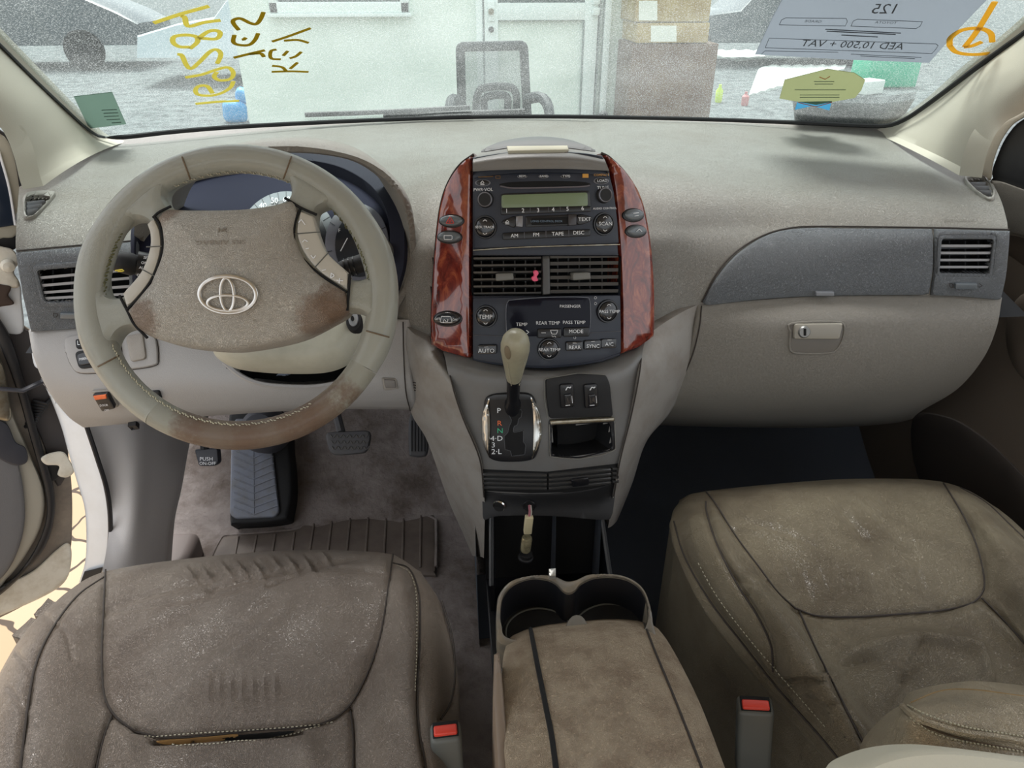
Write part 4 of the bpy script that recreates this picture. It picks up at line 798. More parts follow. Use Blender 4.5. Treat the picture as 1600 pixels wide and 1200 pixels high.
patch('tape_door', rnd([(821, 338), (898, 335), (898, 352), (821, 355)], 3), R3, BLACK, ra, h=.002, dep=.004, bev=1, step=7); patch('tape_slot', rnd([(830, 341), (890, 339), (890, 350), (830, 352)], 2), R3, VOID, ra, h=.003, dep=.002, bev=.4, step=7)
for q in ([(806, 338), (817, 337), (817, 355), (806, 354)], [(886, 335), (899, 335), (899, 352), (886, 353)]): patch('slot_cheek', q, R3, M('cheek_'+str(q[0][0]), (124, 124, 128) if q[0][0] < 850 else (62, 60, 62), .3, .4), ra, h=.005, dep=.005, bev=1.2, step=5)
for q in (cat([(784, 347), (795, 341), (805, 339), (805, 355), (795, 353)], True, 3), cat([(901, 336), (916, 337), (924, 342), (916, 348), (901, 351)], True, 3), rnd([(785, 364), (921, 358), (921, 369), (785, 375)], 4)): patch('push_button', q, R3, BLACK, ra, h=.004, dep=.005, bev=1.5, step=5)
mb = MB()
for x in (819, 852, 887): y = 369-(x-785)*.045; line_mb(mb, [(x, y-5), (x, y+5)], R3, r=.0005, h=.0042, smooth_=False)
for x in (828, 856, 874): line_mb(mb, [(x, 326-(x-783)*.03), (x, 333-(x-783)*.03)], R3, r=.0004, h=.0042, smooth_=False)
mb.build('button_gap', M('gap_grey', (84, 84, 92), .6), ra)
mb = MB(); hh_ = .0048
for s, x, y, z in (('1', 792, 330, 8), ('2', 817, 329.5, 8), ('3', 840, 329, 8), ('4', 863, 328, 8), ('5', 885, 327, 8), ('6', 908, 326, 8), ('AM', 804, 368.5, 7), ('FM', 837, 367, 7), ('TAPE', 870, 365.5, 7), ('DISC', 902, 364, 7), ('TEXT', 911, 343, 7), ('PWR·VOL', 756, 297, 6), ('TUNE', 939, 294, 6), ('AUDIO CONTROL', 942, 326, 3.8), ('LOAD', 938, 283, 5), ('RDM', 816, 276, 4), ('RAND', 849, 276, 4), ('TYPE', 883, 276, 4.5)): text_mb(mb, s, x, y, z*1.15, R3, h=hh_, rot=1.5)
text_mb(mb, 'SEEK TRACK', 759, 355, 5.2, R3, h=.0078); text_mb(mb, 'SCAN', 942, 350, 8, R3, h=.0078)
for x, y in ((759, 355), (942, 350)):
    for s in (-1, 1): line_mb(mb, [(x-3, y+s*9), (x, y+s*12), (x+3, y+s*9)], R3, r=.0005, h=.006, smooth_=False, step=2)
for x, y in ((793, 347), (755, 286)): line_mb(mb, [(x-3, y+1), (x, y-3), (x+3, y+1), (x-3, y+1)], R3, r=.0005, h=hh_, smooth_=False, step=2); line_mb(mb, [(x-3, y+3), (x+3, y+3)], R3, r=.0005, h=hh_, smooth_=False)
mb.build('radio_lettering', WHT, ra)
mb = MB(); text_mb(mb, 'COMPACT', 938, 274, 5, R3, h=.002); mb.build('orange_lettering', ORG, ra); patch('orange_logo_plate', rect(909, 272, 918, 278), R3, ORG, ra, h=.0015, dep=.002, bev=0, step=6)
mb = MB(); line_mb(mb, [(748, 277), (771, 276)], R3, r=.0005, h=.001); line_mb(mb, [(775, 275), (782, 275), (782, 279), (775, 279), (775, 275)], R3, r=.0004, h=.001, smooth_=False, step=2); mb.build('orange_marks', M('dim_orange', (130, 96, 50), .6), ra)
mb = MB(); text_mb(mb, 'LONG CONTROL DECK', 853, 346, 4.5, R3, h=.0045); mb.build('slot_lettering', M('slot_blue', (110, 130, 150), .5), ra)
# ---- centre vents
cv = thing('center_air_vent', 'pair of black louvred air vents below the stereo', 'air vent', ST.hit(852, 430)[0])
patch('vent_duct', rect(738, 400, 969, 462, 3), OffS(ST, -.045), VOID, cv, h=0, dep=.01, bev=0, step=14)
b = MB(); P = dens(rect(737, 400, 970, 462, 3), 4)
for i in range(len(P)):
    p0, n0 = ST.hit(*P[i]); p1, n1 = ST.hit(*P[(i+1) % len(P)]); b.add([p0, p1, p1-n1*.045, p0-n0*.045], [(0, 1, 2, 3)])
b.build('vent_throat', BLACKM, cv)
SLB = M('louvre_black', (66, 66, 66), .35)
for k in range(6):
    for xa, xb in ((739, 846), (860, 968)):
        ya = 404+k*11.0-(0 if xa < 800 else 1.5); V = []; F = []
        for j in range(8):
            f = j/7; x = xa+(xb-xa)*f; p, n = ST.hit(x, ya-(x-739)*.012); u_ = np.array([0, 0, 1.]); w_ = .0016 if xa < 800 else .0028
            d = -n*.022-u_*(.004 if xa < 800 else -.001)
            for q in (p+u_*w_-n*.004, p-u_*w_-n*.004, p-u_*.0012+d, p+u_*.0012+d): V.append(q)
        for j in range(7):
            for i in range(4): F.append((j*4+i, j*4+(i+1) % 4, j*4+4+(i+1) % 4, j*4+4+i))
        F += [(0, 1, 2, 3), (28, 29, 30, 31)]; mesh('louvre', V, F, SLB, cv, 30)
b = MB()
for x in (748, 766, 785, 804, 822, 838, 876, 894, 912, 930, 950):
    p, n = ST.hit(x, 402); p2, n2 = ST.hit(x, 460); MB().add(*tube([p-n*.024, p2-n2*.024], .0015, 6)).build('vertical_vane', SLB, cv)
patch('center_divider', [(848, 400), (859, 399), (860, 460), (848, 461)], ST, SLB, cv, h=.0, dep=.03, bev=2, step=8)
for x, y in ((789, 433), (907, 432)): patch('louvre_tab', rnd([(x-14, y-6), (x+13, y-7), (x+14, y+4), (x-14, y+6)], 3), ST, M('tab_%d' % x, (104, 104, 100), .4), cv, h=.008, dep=.02, bev=2, step=6)
pk = patch('pink_clip', cat([(833, 424), (838, 422), (841, 427), (838, 432), (840, 438), (833, 439), (830, 434), (834, 430)], True, 3), ST, M('pink_plastic', (232, 92, 128), .45), None, h=.009, dep=.012, bev=1.5, step=3); tag(pk, 'small pink plastic piece stuck between the centre vent louvres', 'clip')
# ---- climate control
cc = thing('climate_control', 'automatic climate control panel with round temperature buttons', 'climate control', ST.hit(852, 560)[0])
cf = np.vstack([[(739, 465), (969, 461)], [(970, 520), (970, 551)], cat([(940, 562), (900, 569), (850, 573), (800, 570), (765, 566), (739, 561)], False, 3)])
patch('panel_face', cf, ST, CHAR, cc, h=.002, dep=.02, bev=2, step=14); line('panel_joint', [(740, 523), (800, 525), (850, 523), (969, 517)], R3, M('joint_grey', (78, 78, 84), .5), cc, r=.0006, h=0)
patch('display', rnd([(792, 470), (855, 465), (920, 466), (921, 520), (910, 523), (791, 526)], 6), R3, SCRN, cc, h=.0015, dep=.004, bev=1, step=9)
line('display_outline', [(792, 524), (791, 490), (793, 472), (802, 468), (856, 464), (912, 464), (920, 470), (921, 500), (919, 520)], R3, M('outline_grey', (110, 114, 124), .4), cc, r=.0005, h=.002)
rbtn(760, 494, .0150, cc); rbtn(948, 486, .0155, cc); rbtn(857, 545, .0150, cc)
for x0, x1, y in ((746, 778, 545), (782, 812, 545), (882, 910, 540), (910, 938, 538), (936, 962, 536), (838, 877, 520), (878, 920, 518)): patch('push_button', rnd([(x0+1, y-7), (x1-1, y-7.6), (x1-1, y+7), (x0+1, y+7.6)], 3), R3, BTN if y > 530 else BLACK, cc, h=.004, dep=.006, bev=1.5, step=6)
mb = MB()
for s, x, y, z in (('TEMP', 815, 506, 6.5), ('REAR TEMP', 855, 504, 6.5), ('PASS TEMP', 895, 503, 6.5), ('PASSENGER', 889, 478, 5.5), ('AUTO', 761, 547, 8), ('REAR', 896, 542, 7), ('SYNC', 924, 540, 7), ('A/C', 949, 537, 7), ('MODE', 898, 517, 7)): text_mb(mb, s, x, y, z*1.12, R3, h=.0048)
for s, x, y, z in (('TEMP', 760, 494, 8), ('PASS TEMP', 948, 486, 6), ('REAR TEMP', 857, 545, 6)):
    text_mb(mb, s, x, y, z*1.1, R3, h=.0078)
    for q in (-1, 1): line_mb(mb, [(x-3, y+q*9), (x, y+q*12), (x+3, y+q*9)], R3, r=.0005, h=.006, smooth_=False, step=2)
for x in (761, 896, 924, 949): y = 541 if x < 800 else 535-(x-896)*.09; line_mb(mb, [(x-3, y), (x+3, y)], R3, r=.0004, h=.0048, smooth_=False, step=2)
line_mb(mb, [(859, 515), (870, 515), (868, 521), (861, 521), (859, 515)], R3, r=.0005, h=.0048, smooth_=False, step=2); line_mb(mb, [(861, 523), (863, 526), (865, 523), (867, 526)], R3, r=.0004, h=.0048, smooth_=False, step=2); line_mb(mb, [(845, 519), (852, 519)], R3, r=.0005, h=.0048, smooth_=False)
line_mb(mb, [(822, 515), (826, 518), (822, 521)], R3, r=.0006, h=.0048, smooth_=False, step=2)
for x, y in ((929, 465), (929, 474), (897, 527)): line_mb(mb, ell(x, y, 2, 2, 8), R3, r=.0003, h=.001, closed=True, step=2)
mb.build('climate_lettering', WHT, cc)
# ================================================================== LOWER DASH
# driver's knee panel
rK = [[(50, 517, 1.075), (130, 512, 1.085), (300, 500, 1.10), (480, 500, 1.11), (635, 500, 1.10)],
      [(58, 560, 1.05), (140, 558, 1.05), (300, 560, 1.05), (480, 565, 1.05), (636, 560, 1.07)],
      [(78, 610, 1.04), (160, 610, 1.03), (300, 605, 1.03), (480, 605, 1.03), (640, 600, 1.05)],
      [(108, 650, 1.06), (190, 648, 1.05), (320, 640, 1.05), (480, 634, 1.05), (645, 625, 1.06)],
      [(132, 668, 1.10), (210, 661, 1.09), (330, 650, 1.09), (500, 640, 1.09), (648, 640, 1.09)]]
GK = grid(rK, 80, 30); SK = gsurf(GK)
kp = thing('knee_panel', "pale grey lower panel under the driver's side of the dashboard", 'dashboard panel', SK.hit(340, 610)[0])
colcut = cat([(355, 572), (380, 590), (410, 601), (500, 603), (540, 590), (552, 560), (556, 520), (380, 520), (345, 545)], True, 4)
skin('panel', GK, LOWG, kp, back=(0, .14, .02), rr=.008, cut=[colcut])
patch('column_opening', colcut, OffS(SK, -.12), VOID, kp, h=0, dep=.02, bev=0, step=14)
b = MB(); line_mb(b, [(350, 566), (378, 588), (410, 600), (455, 604), (500, 603), (535, 594), (548, 575), (552, 550)], SK, r=.004, h=0); b.build('opening_lip', LOWG, kp)
line('panel_seam', [(630, 503), (631, 560), (634, 610), (641, 640)], SK, SEAMD, kp, r=.001, h=.002)
sp = thing('switch_panel', 'rounded switch panel on the knee panel left of the steering wheel', 'switch panel', SK.hit(170, 550)[0])
patch('panel_plate', sm([(103, 545), (104, 530), (118, 525), (180, 518), (230, 516), (244, 528), (248, 560), (240, 572), (180, 580), (128, 583), (112, 570)], 4), SK, LOWG, sp, h=.006, dep=.015, bev=4, step=10)
line('plate_outline', [(103, 545), (104, 531), (118, 526), (180, 519), (232, 517), (244, 529), (248, 560), (240, 572), (180, 580), (128, 583), (112, 570), (104, 550)], SK, SEAMD, sp, r=.0011, h=.001)
for o, m, n in ((rnd([(121, 533), (150, 531), (152, 545), (123, 547)], 4), BLACKM, 'mirror_selector'), (rnd([(120, 551), (160, 546), (166, 572), (128, 577)], 8), BLACKM, 'mirror_control'), (rnd([(178, 528), (190, 526), (196, 566), (184, 568)], 4), BLACKM, 'dimmer_switch'), (rnd([(199, 528), (226, 523), (232, 562), (208, 567)], 6), LOW, 'blank_switch')):
    patch(n, o, SK, m, sp, h=.010, dep=.012, bev=2.5, step=6)
patch('mirror_knob', rnd([(126, 555), (150, 551), (154, 568), (130, 572)], 6), SK, BTN, sp, h=.015, dep=.012, bev=3, step=5)
mb = MB(); text_mb(mb, 'L', 128, 540, 9, SK, h=.012, rot=4); text_mb(mb, 'R', 143, 539, 9, SK, h=.012, rot=4); text_mb(mb, 'MIRROR', 141, 562, 5, SK, h=.0165, rot=6); mb.build('switch_lettering', WHT, sp)
ds = thing('sliding_door_switch', 'black power door switch with an orange strip on the knee panel', 'switch', SK.hit(167, 622)[0])
patch('bezel', rnd([(144, 609), (176, 607), (187, 633), (162, 639)], 3), SK, LOW, ds, h=.005, dep=.012, bev=2, step=6)
patch('rocker', rnd([(149, 611), (173, 609), (184, 630), (163, 635)], 3), SK, BLACK, ds, h=.012, dep=.012, bev=2, step=5); patch('orange_strip', [(152, 612), (171, 610), (172, 615), (154, 617)], SK, ORNG, ds, h=.014, dep=.006, bev=.8, step=4)
mb = MB(); text_mb(mb, 'DOOR', 167, 624, 4.2, SK, h=.0135, rot=5); text_mb(mb, 'LOCK', 167, 628, 4.2, SK, h=.0135, rot=5) if False else None; text_mb(mb, 'OFF', 171, 631, 4, SK, h=.0135, rot=5); mb.build('switch_lettering', WHT, ds)
hr = patch('hood_release', rnd([(226, 611), (250, 609), (254, 622), (238, 624)], 3), SK, BLACKM, None, h=.006, dep=.01, bev=2, step=5); tag(hr, 'small black release lever in the knee panel below the wheel', 'lever')
q = thing('panel_button', 'small square button', 'button', SK.hit(608, 600)[0]); q['label'] = 'small square button low on the knee panel beside the console wing'
patch('bezel', rnd([(596, 590), (619, 591), (622, 607), (600, 609)], 3), SK, LOW, q, h=.004, dep=.01, bev=2, step=5); patch('button_face', rnd([(599, 592), (617, 593), (619, 604), (602, 604)], 2), SK, M('button_face_grey', (120, 116, 112), .5), q, h=.007, dep=.01, bev=2, step=4)
tag(patch('data_port_cover', [(200, 660), (212, 658), (218, 664), (206, 666)], OffS(SK, .0), BLACKM, None, h=.008, dep=.01, bev=1, step=5), 'tiny black socket under the lower edge of the knee panel', 'socket')
# centre stack base panel, console wings
rP = [[(690, 540, 1.03), (740, 545, 1.03), (855, 560, 1.03), (970, 545, 1.03), (1010, 525, 1.03)],
      [(696, 562, 1.0), (740, 568, .99), (855, 580, .985), (970, 565, .99), (1004, 550, 1.0)],
      [(702, 590, .985), (750, 590, .965), (857, 590, .955), (965, 590, .965), (1000, 590, .985)],
      [(722, 650, .965), (760, 655, .95), (860, 655, .94), (955, 655, .95), (986, 650, .965)],
      [(750, 720, .945), (785, 725, .93), (862, 725, .92), (940, 722, .93), (968, 715, .945)],
      [(755, 775, .955), (790, 785, .935), (858, 790, .925), (930, 785, .935), (958, 770, .955)]]
GC = grid(rP, 50, 50); SC = gsurf(GC)
cp = thing('shifter_console', 'pewter console panel with shifter gate, switches and cubby', 'console panel', SC.hit(855, 700)[0])
cubc = rnd([(862, 664), (952, 660), (956, 702), (905, 714), (862, 712)], 6)
skin('panel', GC, PANEL, cp, back=(0, .06, -.01), cut=[cubc])
def wing(name, rows, label):
    G = grid(rows, 16, 50); o = skin(name, G, WING, None, back=(0, .05, 0), rr=.0); tag(o, label, 'console side'); return gsurf(G)
SWL = wing('console_wing', [[(628, 500, 1.11), (645, 520, 1.08), (668, 535, 1.05), (694, 556, 1.03)], [(634, 560, 1.08), (658, 570, 1.02), (685, 578, .995), (706, 600, .975)], [(641, 640, 1.09), (672, 640, 1.02), (702, 640, .98), (724, 655, .955)], [(668, 690, 1.10), (700, 700, 1.0), (732, 705, .955), (751, 715, .94)], [(700, 780, 1.10), (725, 780, 1.0), (745, 780, .96), (757, 780, .945)], [(722, 830, 1.1), (738, 830, 1.02), (750, 830, .97), (757, 832, .955)], [(738, 868, 1.1), (746, 870, 1.03), (752, 870, .98), (756, 872, .965)]], "taupe console side wing on the driver's side of the centre stack")
SWR = wing('console_wing', [[(1004, 530, 1.03), (1030, 510, 1.05), (1062, 490, 1.07), (1098, 472, 1.10)], [(998, 585, .975), (1025, 580, 1.0), (1058, 575, 1.04), (1088, 560, 1.09)], [(985, 650, .96), (1005, 650, .985), (1030, 650, 1.03), (1050, 640, 1.09)], [(968, 720, .94), (983, 715, .965), (998, 705, 1.02), (1010, 690, 1.09)], [(958, 775, .945), (966, 772, .965), (978, 765, 1.02), (988, 755, 1.09)], [(950, 825, .955), (956, 822, .97), (963, 815, 1.03), (968, 805, 1.09)]], "taupe console side wing on the passenger's side of the centre stack")
b = MB(); line_mb(b, [(692, 552), (706, 598), (724, 652), (750, 716), (757, 776)], OffS(SWL, .0015), r=.0011); b.build('wing_seam', SEAMD, cp); b = MB(); line_mb(b, [(1004, 535), (998, 585), (985, 650), (968, 718), (958, 775)], OffS(SWR, .0015), r=.0011); b.build('wing_seam', SEAMD, cp)
b = MB()
for k in range(4): line_mb(b, [(638, 596+k*4), (650, 598+k*4)], OffS(SWL, .001), r=.0008, smooth_=False)
tag(b.build('sensor_grille', SEAMD), 'tiny slotted sensor grille on the driver side console wing', 'grille')
# glovebox
rG = [[(1094, 478, 1.09), (1180, 470, 1.09), (1280, 464, 1.085), (1450, 462, 1.07), (1563, 467, 1.055)],
      [(1090, 510, 1.075), (1180, 505, 1.06), (1300, 500, 1.045), (1450, 500, 1.035), (1556, 510, 1.04)],
      [(1075, 565, 1.07), (1180, 560, 1.045), (1300, 560, 1.03), (1430, 560, 1.03), (1535, 560, 1.05)],
      [(1045, 620, 1.08), (1170, 620, 1.06), (1300, 620, 1.05), (1420, 615, 1.06), (1495, 608, 1.08)],
      [(1020, 650, 1.13), (1160, 655, 1.12), (1300, 655, 1.12), (1400, 650, 1.12), (1440, 642, 1.14)],
      [(1015, 664, 1.25), (1160, 668, 1.25), (1300, 668, 1.25), (1390, 662, 1.25), (1425, 655, 1.25)]]
GG = grid(rG, 90, 50); SG = gsurf(GG); GLV = M('glovebox_taupe', (134, 130, 122), .42, bump=[('leather', 420, .0004)])
gb = thing('glovebox', 'taupe lower glovebox with a keyed latch in front of the passenger', 'glovebox', SG.hit(1280, 600)[0]); skin('glovebox_door', GG, GLV, gb, back=(0, .06, 0), rr=.006)
patch('latch_recess', cat([(1238, 505), (1300, 503), (1318, 508), (1316, 530), (1304, 548), (1280, 552), (1245, 551), (1234, 545)], True, 5), SG, M('latch_recess', (98, 94, 88), .5), gb, h=.001, dep=.01, bev=0, step=7)
b = MB(); line_mb(b, [(1236, 506), (1300, 503), (1318, 508), (1316, 530), (1304, 548), (1280, 552), (1245, 551), (1234, 545), (1235, 520)], SG, r=.0022, h=.001, closed=True); b.build('recess_rim', GLV, gb)
lt = patch('latch_handle', rnd([(1240, 506), (1315, 505), (1309, 529), (1238, 529)], 4), SG, M('latch_taupe', (138, 134, 124), .45), gb, h=.008, dep=.01, bev=3, step=6)
c, n = OffS(SG, .008).hit(1254, 518); MB().add(*lathe([(0, .003), (.0085, .003), (.010, .001), (.011, -.002)], c, n, 26)).build('lock_cylinder', M('lock_grey', (120, 120, 118), .35, .5), lt); patch('key_slot', rect(1252, 513, 1256, 523, 1), OffS(SG, .011), VOID, lt, h=.0005, dep=.002, bev=0, step=3)
line('door_gap', [(1096, 478), (1092, 515), (1078, 565), (1050, 618), (1022, 648)], SG, SEAMD, gb, r=.0012, h=.001)
# shifter gate
sg = thing('gear_shifter', 'automatic gear lever with leather knob over a chrome sided gate', 'gear shifter', SC.hit(800, 700)[0])
patch('gate_plate', cat([(763, 618), (800, 613), (830, 616), (840, 640), (845, 680), (838, 710), (826, 718), (800, 720), (775, 718), (763, 708), (756, 675), (756, 640)], True, 5), SC, BLACK, sg, h=.006, dep=.01, bev=3, step=7)
for q in (cat([(765, 619), (768, 660), (767, 713)], False, 5), cat([(829, 617), (832, 660), (831, 715)], False, 5)):
    o = cat([(q[0][0], q[0][1]), (755, 642), (755, 682), (q[-1][0], q[-1][1])] if q[0][0] < 800 else [(q[0][0], q[0][1]), (843, 642), (846, 682), (q[-1][0], q[-1][1])], False, 6)
    patch('chrome_side', np.vstack([q, o[::-1][1:-1]]), SC, CHROME, sg, h=.012, dep=.012, bev=4, bh=.005, step=4)
gate = np.array([(794, 638), (816, 638), (814, 650), (810, 652), (809, 662), (803, 664), (802, 674), (813, 672), (818, 670), (818, 690), (822, 692), (820, 708), (800, 710), (798, 702), (790, 700), (788, 680), (794, 674), (796, 664), (800, 655), (795, 645)], float)
patch('gate_slot', gate, OffS(SC, .0062), VOID, sg, h=.0004, dep=.003, bev=0, step=5); line('gate_edge', [tuple(p) for p in gate], OffS(SC, .0066), M('gate_edge_grey', (70, 72, 76), .35), sg, r=.0006, closed=True, smooth_=False, step=4)
mb = MB(); SL = OffS(SC, .0068)
for s, x, y in (('P', 780, 639), ('4·D', 777, 683), ('3', 772, 693), ('2·L', 777, 703)): text_mb(mb, s, x, y, 11, SL, sx=1.15)
mb.build('gate_letters', WHT, sg); mb = MB(); text_mb(mb, 'R', 781, 659, 11, SL, sx=1.15); mb.build('gate_letter_red', ORNG, sg); mb = MB(); text_mb(mb, 'N', 782, 671, 11, SL, sx=1.15); mb.build('gate_letter_green', GRNP, sg)
# lever: rises from the gate towards the viewer
b0 = np.array(SC.hit(801, 634)[0]); t0 = atY(806, 521, .875); ax = t0-b0; Lk = np.linalg.norm(ax); ax /= Lk
MB().add(*lathe([(.0145, -.01), (.013, .01), (.0095, Lk*.10), (.0105, Lk-.115), (.0115, Lk-.105)], b0, ax, 20)).build('lever_boot', BLACK, sg)
KN = M('shift_knob_leather', (150, 148, 128), .38, var=(40, (132, 126, 110), .7)); s1 = Lk-.108
V, F = lathe([(.0105, s1), (.0118, s1+.007), (.0142, s1+.025), (.0185, s1+.055), (.0205, s1+.072), (.0205, s1+.084), (.0185, s1+.095), (.0145, s1+.1025), (.008, s1+.107), (0, s1+.108)], b0, ax, 32)
kn = MB().add(V, F).build('shift_knob', KN, sg)
KS = MeshS(V, F); KP = PlaneS(t0, (0, -1, .4))
mb = MB()
for sgn in (-1, 1): line_mb(mb, [(806+sgn*13, 566), (806+sgn*9, 590), (805+sgn*6, 602)], KS, r=.0007, h=.0004)
mb.build('knob_stitching', THREAD, kn); patch('shift_button', ell(793, 551, 5, 11, 18, -.2), TowS(KS), M('shift_button_brown', (112, 102, 84), .5), sg, h=.0015, dep=.004, bev=2, bh=.0008, step=3)
mb = MB()
for x, y in ((803, 535), (806, 534), (809, 536), (807, 538)): mb.add(*box(KS.hit(x, y)[0], (.0007, .0007, .0007)))
# seat heater panel + cubby
hp = thing('seat_heater_panel', 'black panel with two seat heater switches above the cubby', 'switch panel', SC.hit(905, 620)[0])
patch('panel_plate', rnd([(852, 592), (905, 585), (946, 586), (952, 600), (957, 650), (858, 653), (853, 620)], 5), SC, BLACKM, hp, h=.004, dep=.01, bev=2, step=8)
line('plate_edge', [(855, 652), (850, 620), (851, 592), (905, 585), (945, 586)], SC, M('plate_edge', (110, 110, 104), .4), hp, r=.0007, h=.003, smooth_=False)
for x in (884, 921):
    s = patch('heater_switch', rnd([(x-11, 599), (x+10, 598), (x+12, 633), (x-9, 636)], 4), SC, BLACK, hp, h=.008, dep=.01, bev=2, step=5); patch('rocker_pad', rnd([(x-5, 613), (x+6, 612), (x+7, 628), (x-4, 629)], 2), SC, BTN, s, h=.0115, dep=.01, bev=2, step=4)
    mb = MB(); line_mb(mb, [(x-3, 629), (x+4, 628.5)], SC, r=.0006, h=.012, smooth_=False, step=3); line_mb(mb, [(x+7, 615), (x+8, 626)], SC, r=.0005, h=.010, smooth_=False, step=3); line_mb(mb, [(x-2, 607), (x+1, 602), (x+4, 604), (x+6, 602)], SC, r=.0009, h=.009, smooth_=False, step=2); mb.build('switch_symbol', WHT, s)
cb = thing('storage_cubby', 'open dark cubby with a worn metal strip beside the shifter', 'cubby', SC.hit(905, 690)[0])
patch('cubby_frame', rnd([(857, 655), (958, 650), (961, 702), (905, 716), (858, 714)], 6), SC, BLACK, cb, h=.003, dep=.008, bev=2, step=7, holes=[cubc])
patch('cubby_back', rnd([(858, 655), (957, 650), (960, 704), (905, 716), (858, 714)], 6), OffS(SC, -.05), VOID, cb, h=0, dep=.01, bev=0, step=10)
b = MB(); P = dens(cubc, 5)
for i in range(len(P)):
    p0, n0 = SC.hit(*P[i]); p1, n1 = SC.hit(*P[(i+1) % len(P)]); b.add([p0, p1, p1-n1*.05, p0-n0*.05], [(0, 1, 2, 3)])
b.build('cubby_walls', BLACKM, cb); patch('worn_strip', rnd([(858, 655), (957, 650), (958, 656), (859, 662)], 2), SC, CHROMED, cb, h=.009, dep=.01, bev=2, step=5)
line('cubby_rim', [(858, 662), (859, 712), (880, 715), (905, 716), (940, 710), (960, 702), (960, 660)], SC, M('rim_grey', (120, 118, 112), .35), cb, r=.0007, h=.003, smooth_=False)
# slotted trim row
for x0, x1, ya, yb_, n in ((755, 854, 737, 739, 4), (857, 952, 739, 730, 4), (954, 964, 729, 728, 4)):
    for k in range(n): patch('slotted_trim', [(x0, ya+k*6.6), (x1, yb_+k*6.6), (x1, yb_+k*6.6+4), (x0, ya+k*6.6+4)], SC, M('slot_trim_%d_%d' % (x0, k), (56, 56, 56), .3) if k == 0 and x0 == 755 else (bpy.data.materials.get('slot_trim_755_0')), cp, h=.006, dep=.008, bev=1.5, step=7)
patch('slot_back', [(753, 733), (855, 737), (966, 724), (962, 756), (900, 768), (830, 770), (753, 766)], SC, VOID, cp, h=.001, dep=.004, bev=0, step=8); patch('tray_handle', rnd([(891, 744), (917, 741), (918, 752), (892, 756)], 2), SC, BLACK, cp, h=.010, dep=.01, bev=2, step=5)
pts = cat([(753, 767), (800, 771), (860, 771), (920, 764), (962, 753)], False, 5); low = cat([(960, 778), (955, 806), (940, 812), (860, 806), (780, 806), (757, 812), (754, 790)], False, 4)
patch('socket_fascia', np.vstack([pts, low]), OffS(SC, .002), BLACKM, cp, h=.0, dep=.02, bev=2, step=9)
for x, y, m in ((781, 788, CHROME), (827, 788, BLACK)):
    c, n = OffS(SC, .003).hit(x, y); s = MB().add(*lathe([(.0085, .002), (.0105, .003), (.0115, .0005)], c, n, 26, caps=False)).build('power_socket', m, cp); V, F = lathe([(0, -.012), (.0085, -.012), (.0085, .002)], c, n, 20); MB().add(V, F).build('socket_bore', VOID, s); patch('socket_hole', ell(x, y, 8.6, 9, 20), OffS(SC, .0035), VOID, s, h=.0002, dep=.001, bev=0, step=6)
# open storage bin
bn = thing('storage_bin', 'deep black storage bin open below the power sockets', 'storage bin', atZ(860, 880, .62))
a = atY(766, 806, .97); b_ = atY(942, 806, .97); x0, x1 = a[0], b_[0]; za = a[2]; zb = .60
mb = MB()
mb.add(*box(((x0+x1)/2, .99, (za+zb)/2), (x1-x0+.02, .015, za-zb+.02)), ); mb.build('bin_back', VOID, bn); MB().add(*box(((x0+x1)/2, .87, zb), (x1-x0+.02, .26, .012), b=.003)).build('bin_floor', BLACK, bn)
for px0, py0, px1, py1, nm in ((766, 806, 766, 915, 'l'), (938, 806, 952, 900, 'r')):
    p = atY(px0, py0, .96); q = atZ(px1, py1, .67); mid = (p+q)/2
    mb = MB(); mb.add([p, q, q-[0, 0, .12], p-[0, 0, .3], p+[.006, 0, 0], q+[.006, 0, 0], q+[.006, 0, -.12], p+[.006, 0, -.3]], [(0, 1, 2, 3), (4, 7, 6, 5), (0, 4, 5, 1), (1, 5, 6, 2), (2, 6, 7, 3), (3, 7, 4, 0)]); mb.build('bin_side', BLACK, bn, smooth=False)
    MB().add(*tube([p, q], .0022, 6)).build('bin_rail', M('rail_grey_'+nm, (92, 94, 96), .35), bn)
# dangling lighter socket
dg = thing('power_socket_insert', 'detached lighter socket with white connector hanging into the bin', 'power socket', atY(822, 870, .93)); A = lambda x, y: atY(x, y, .915)
MB().add(*tube([A(827, 790), A(828, 798), A(827, 808)], .0022, 8)).build('wire', M('pink_wire', (170, 110, 120), .5), dg); MB().add(*tube([A(829, 790), A(830, 800), A(829, 808)], .0016, 8)).build('wire', M('white_wire', (200, 196, 186), .5), dg)
c = (A(827, 806)+A(824, 832))/2; up_ = (A(827, 806)-A(824, 832)); L0 = np.linalg.norm(up_); up_ /= L0
R = np.stack([np.cross(up_, [0, 1, 0])*-1, np.cross(np.cross(up_, [0, 1, 0]), up_)*-1, up_], 1); MB().add(*box(c, (.0135, .012, L0), R, b=.002)).build('connector', M('ivory_connector', (206, 196, 160), .5), dg)
MB().add(*lathe([(.0085, 0), (.0092, .003), (.0092, .026), (.008, .03)], A(821, 860), A(824, 836)-A(821, 860), 24)).build('brass_barrel', M('worn_chrome', (225, 215, 175), .25, .7, var=(90, (90, 80, 60), .6)), dg)
MB().add(*lathe([(.0, -.002), (.0125, 0), (.0135, .004), (.0115, .006), (.0115, .012), (.008, .013)], A(821, 873), A(824, 836)-A(821, 860), 24)).build('socket_collar', BLACKM, dg)
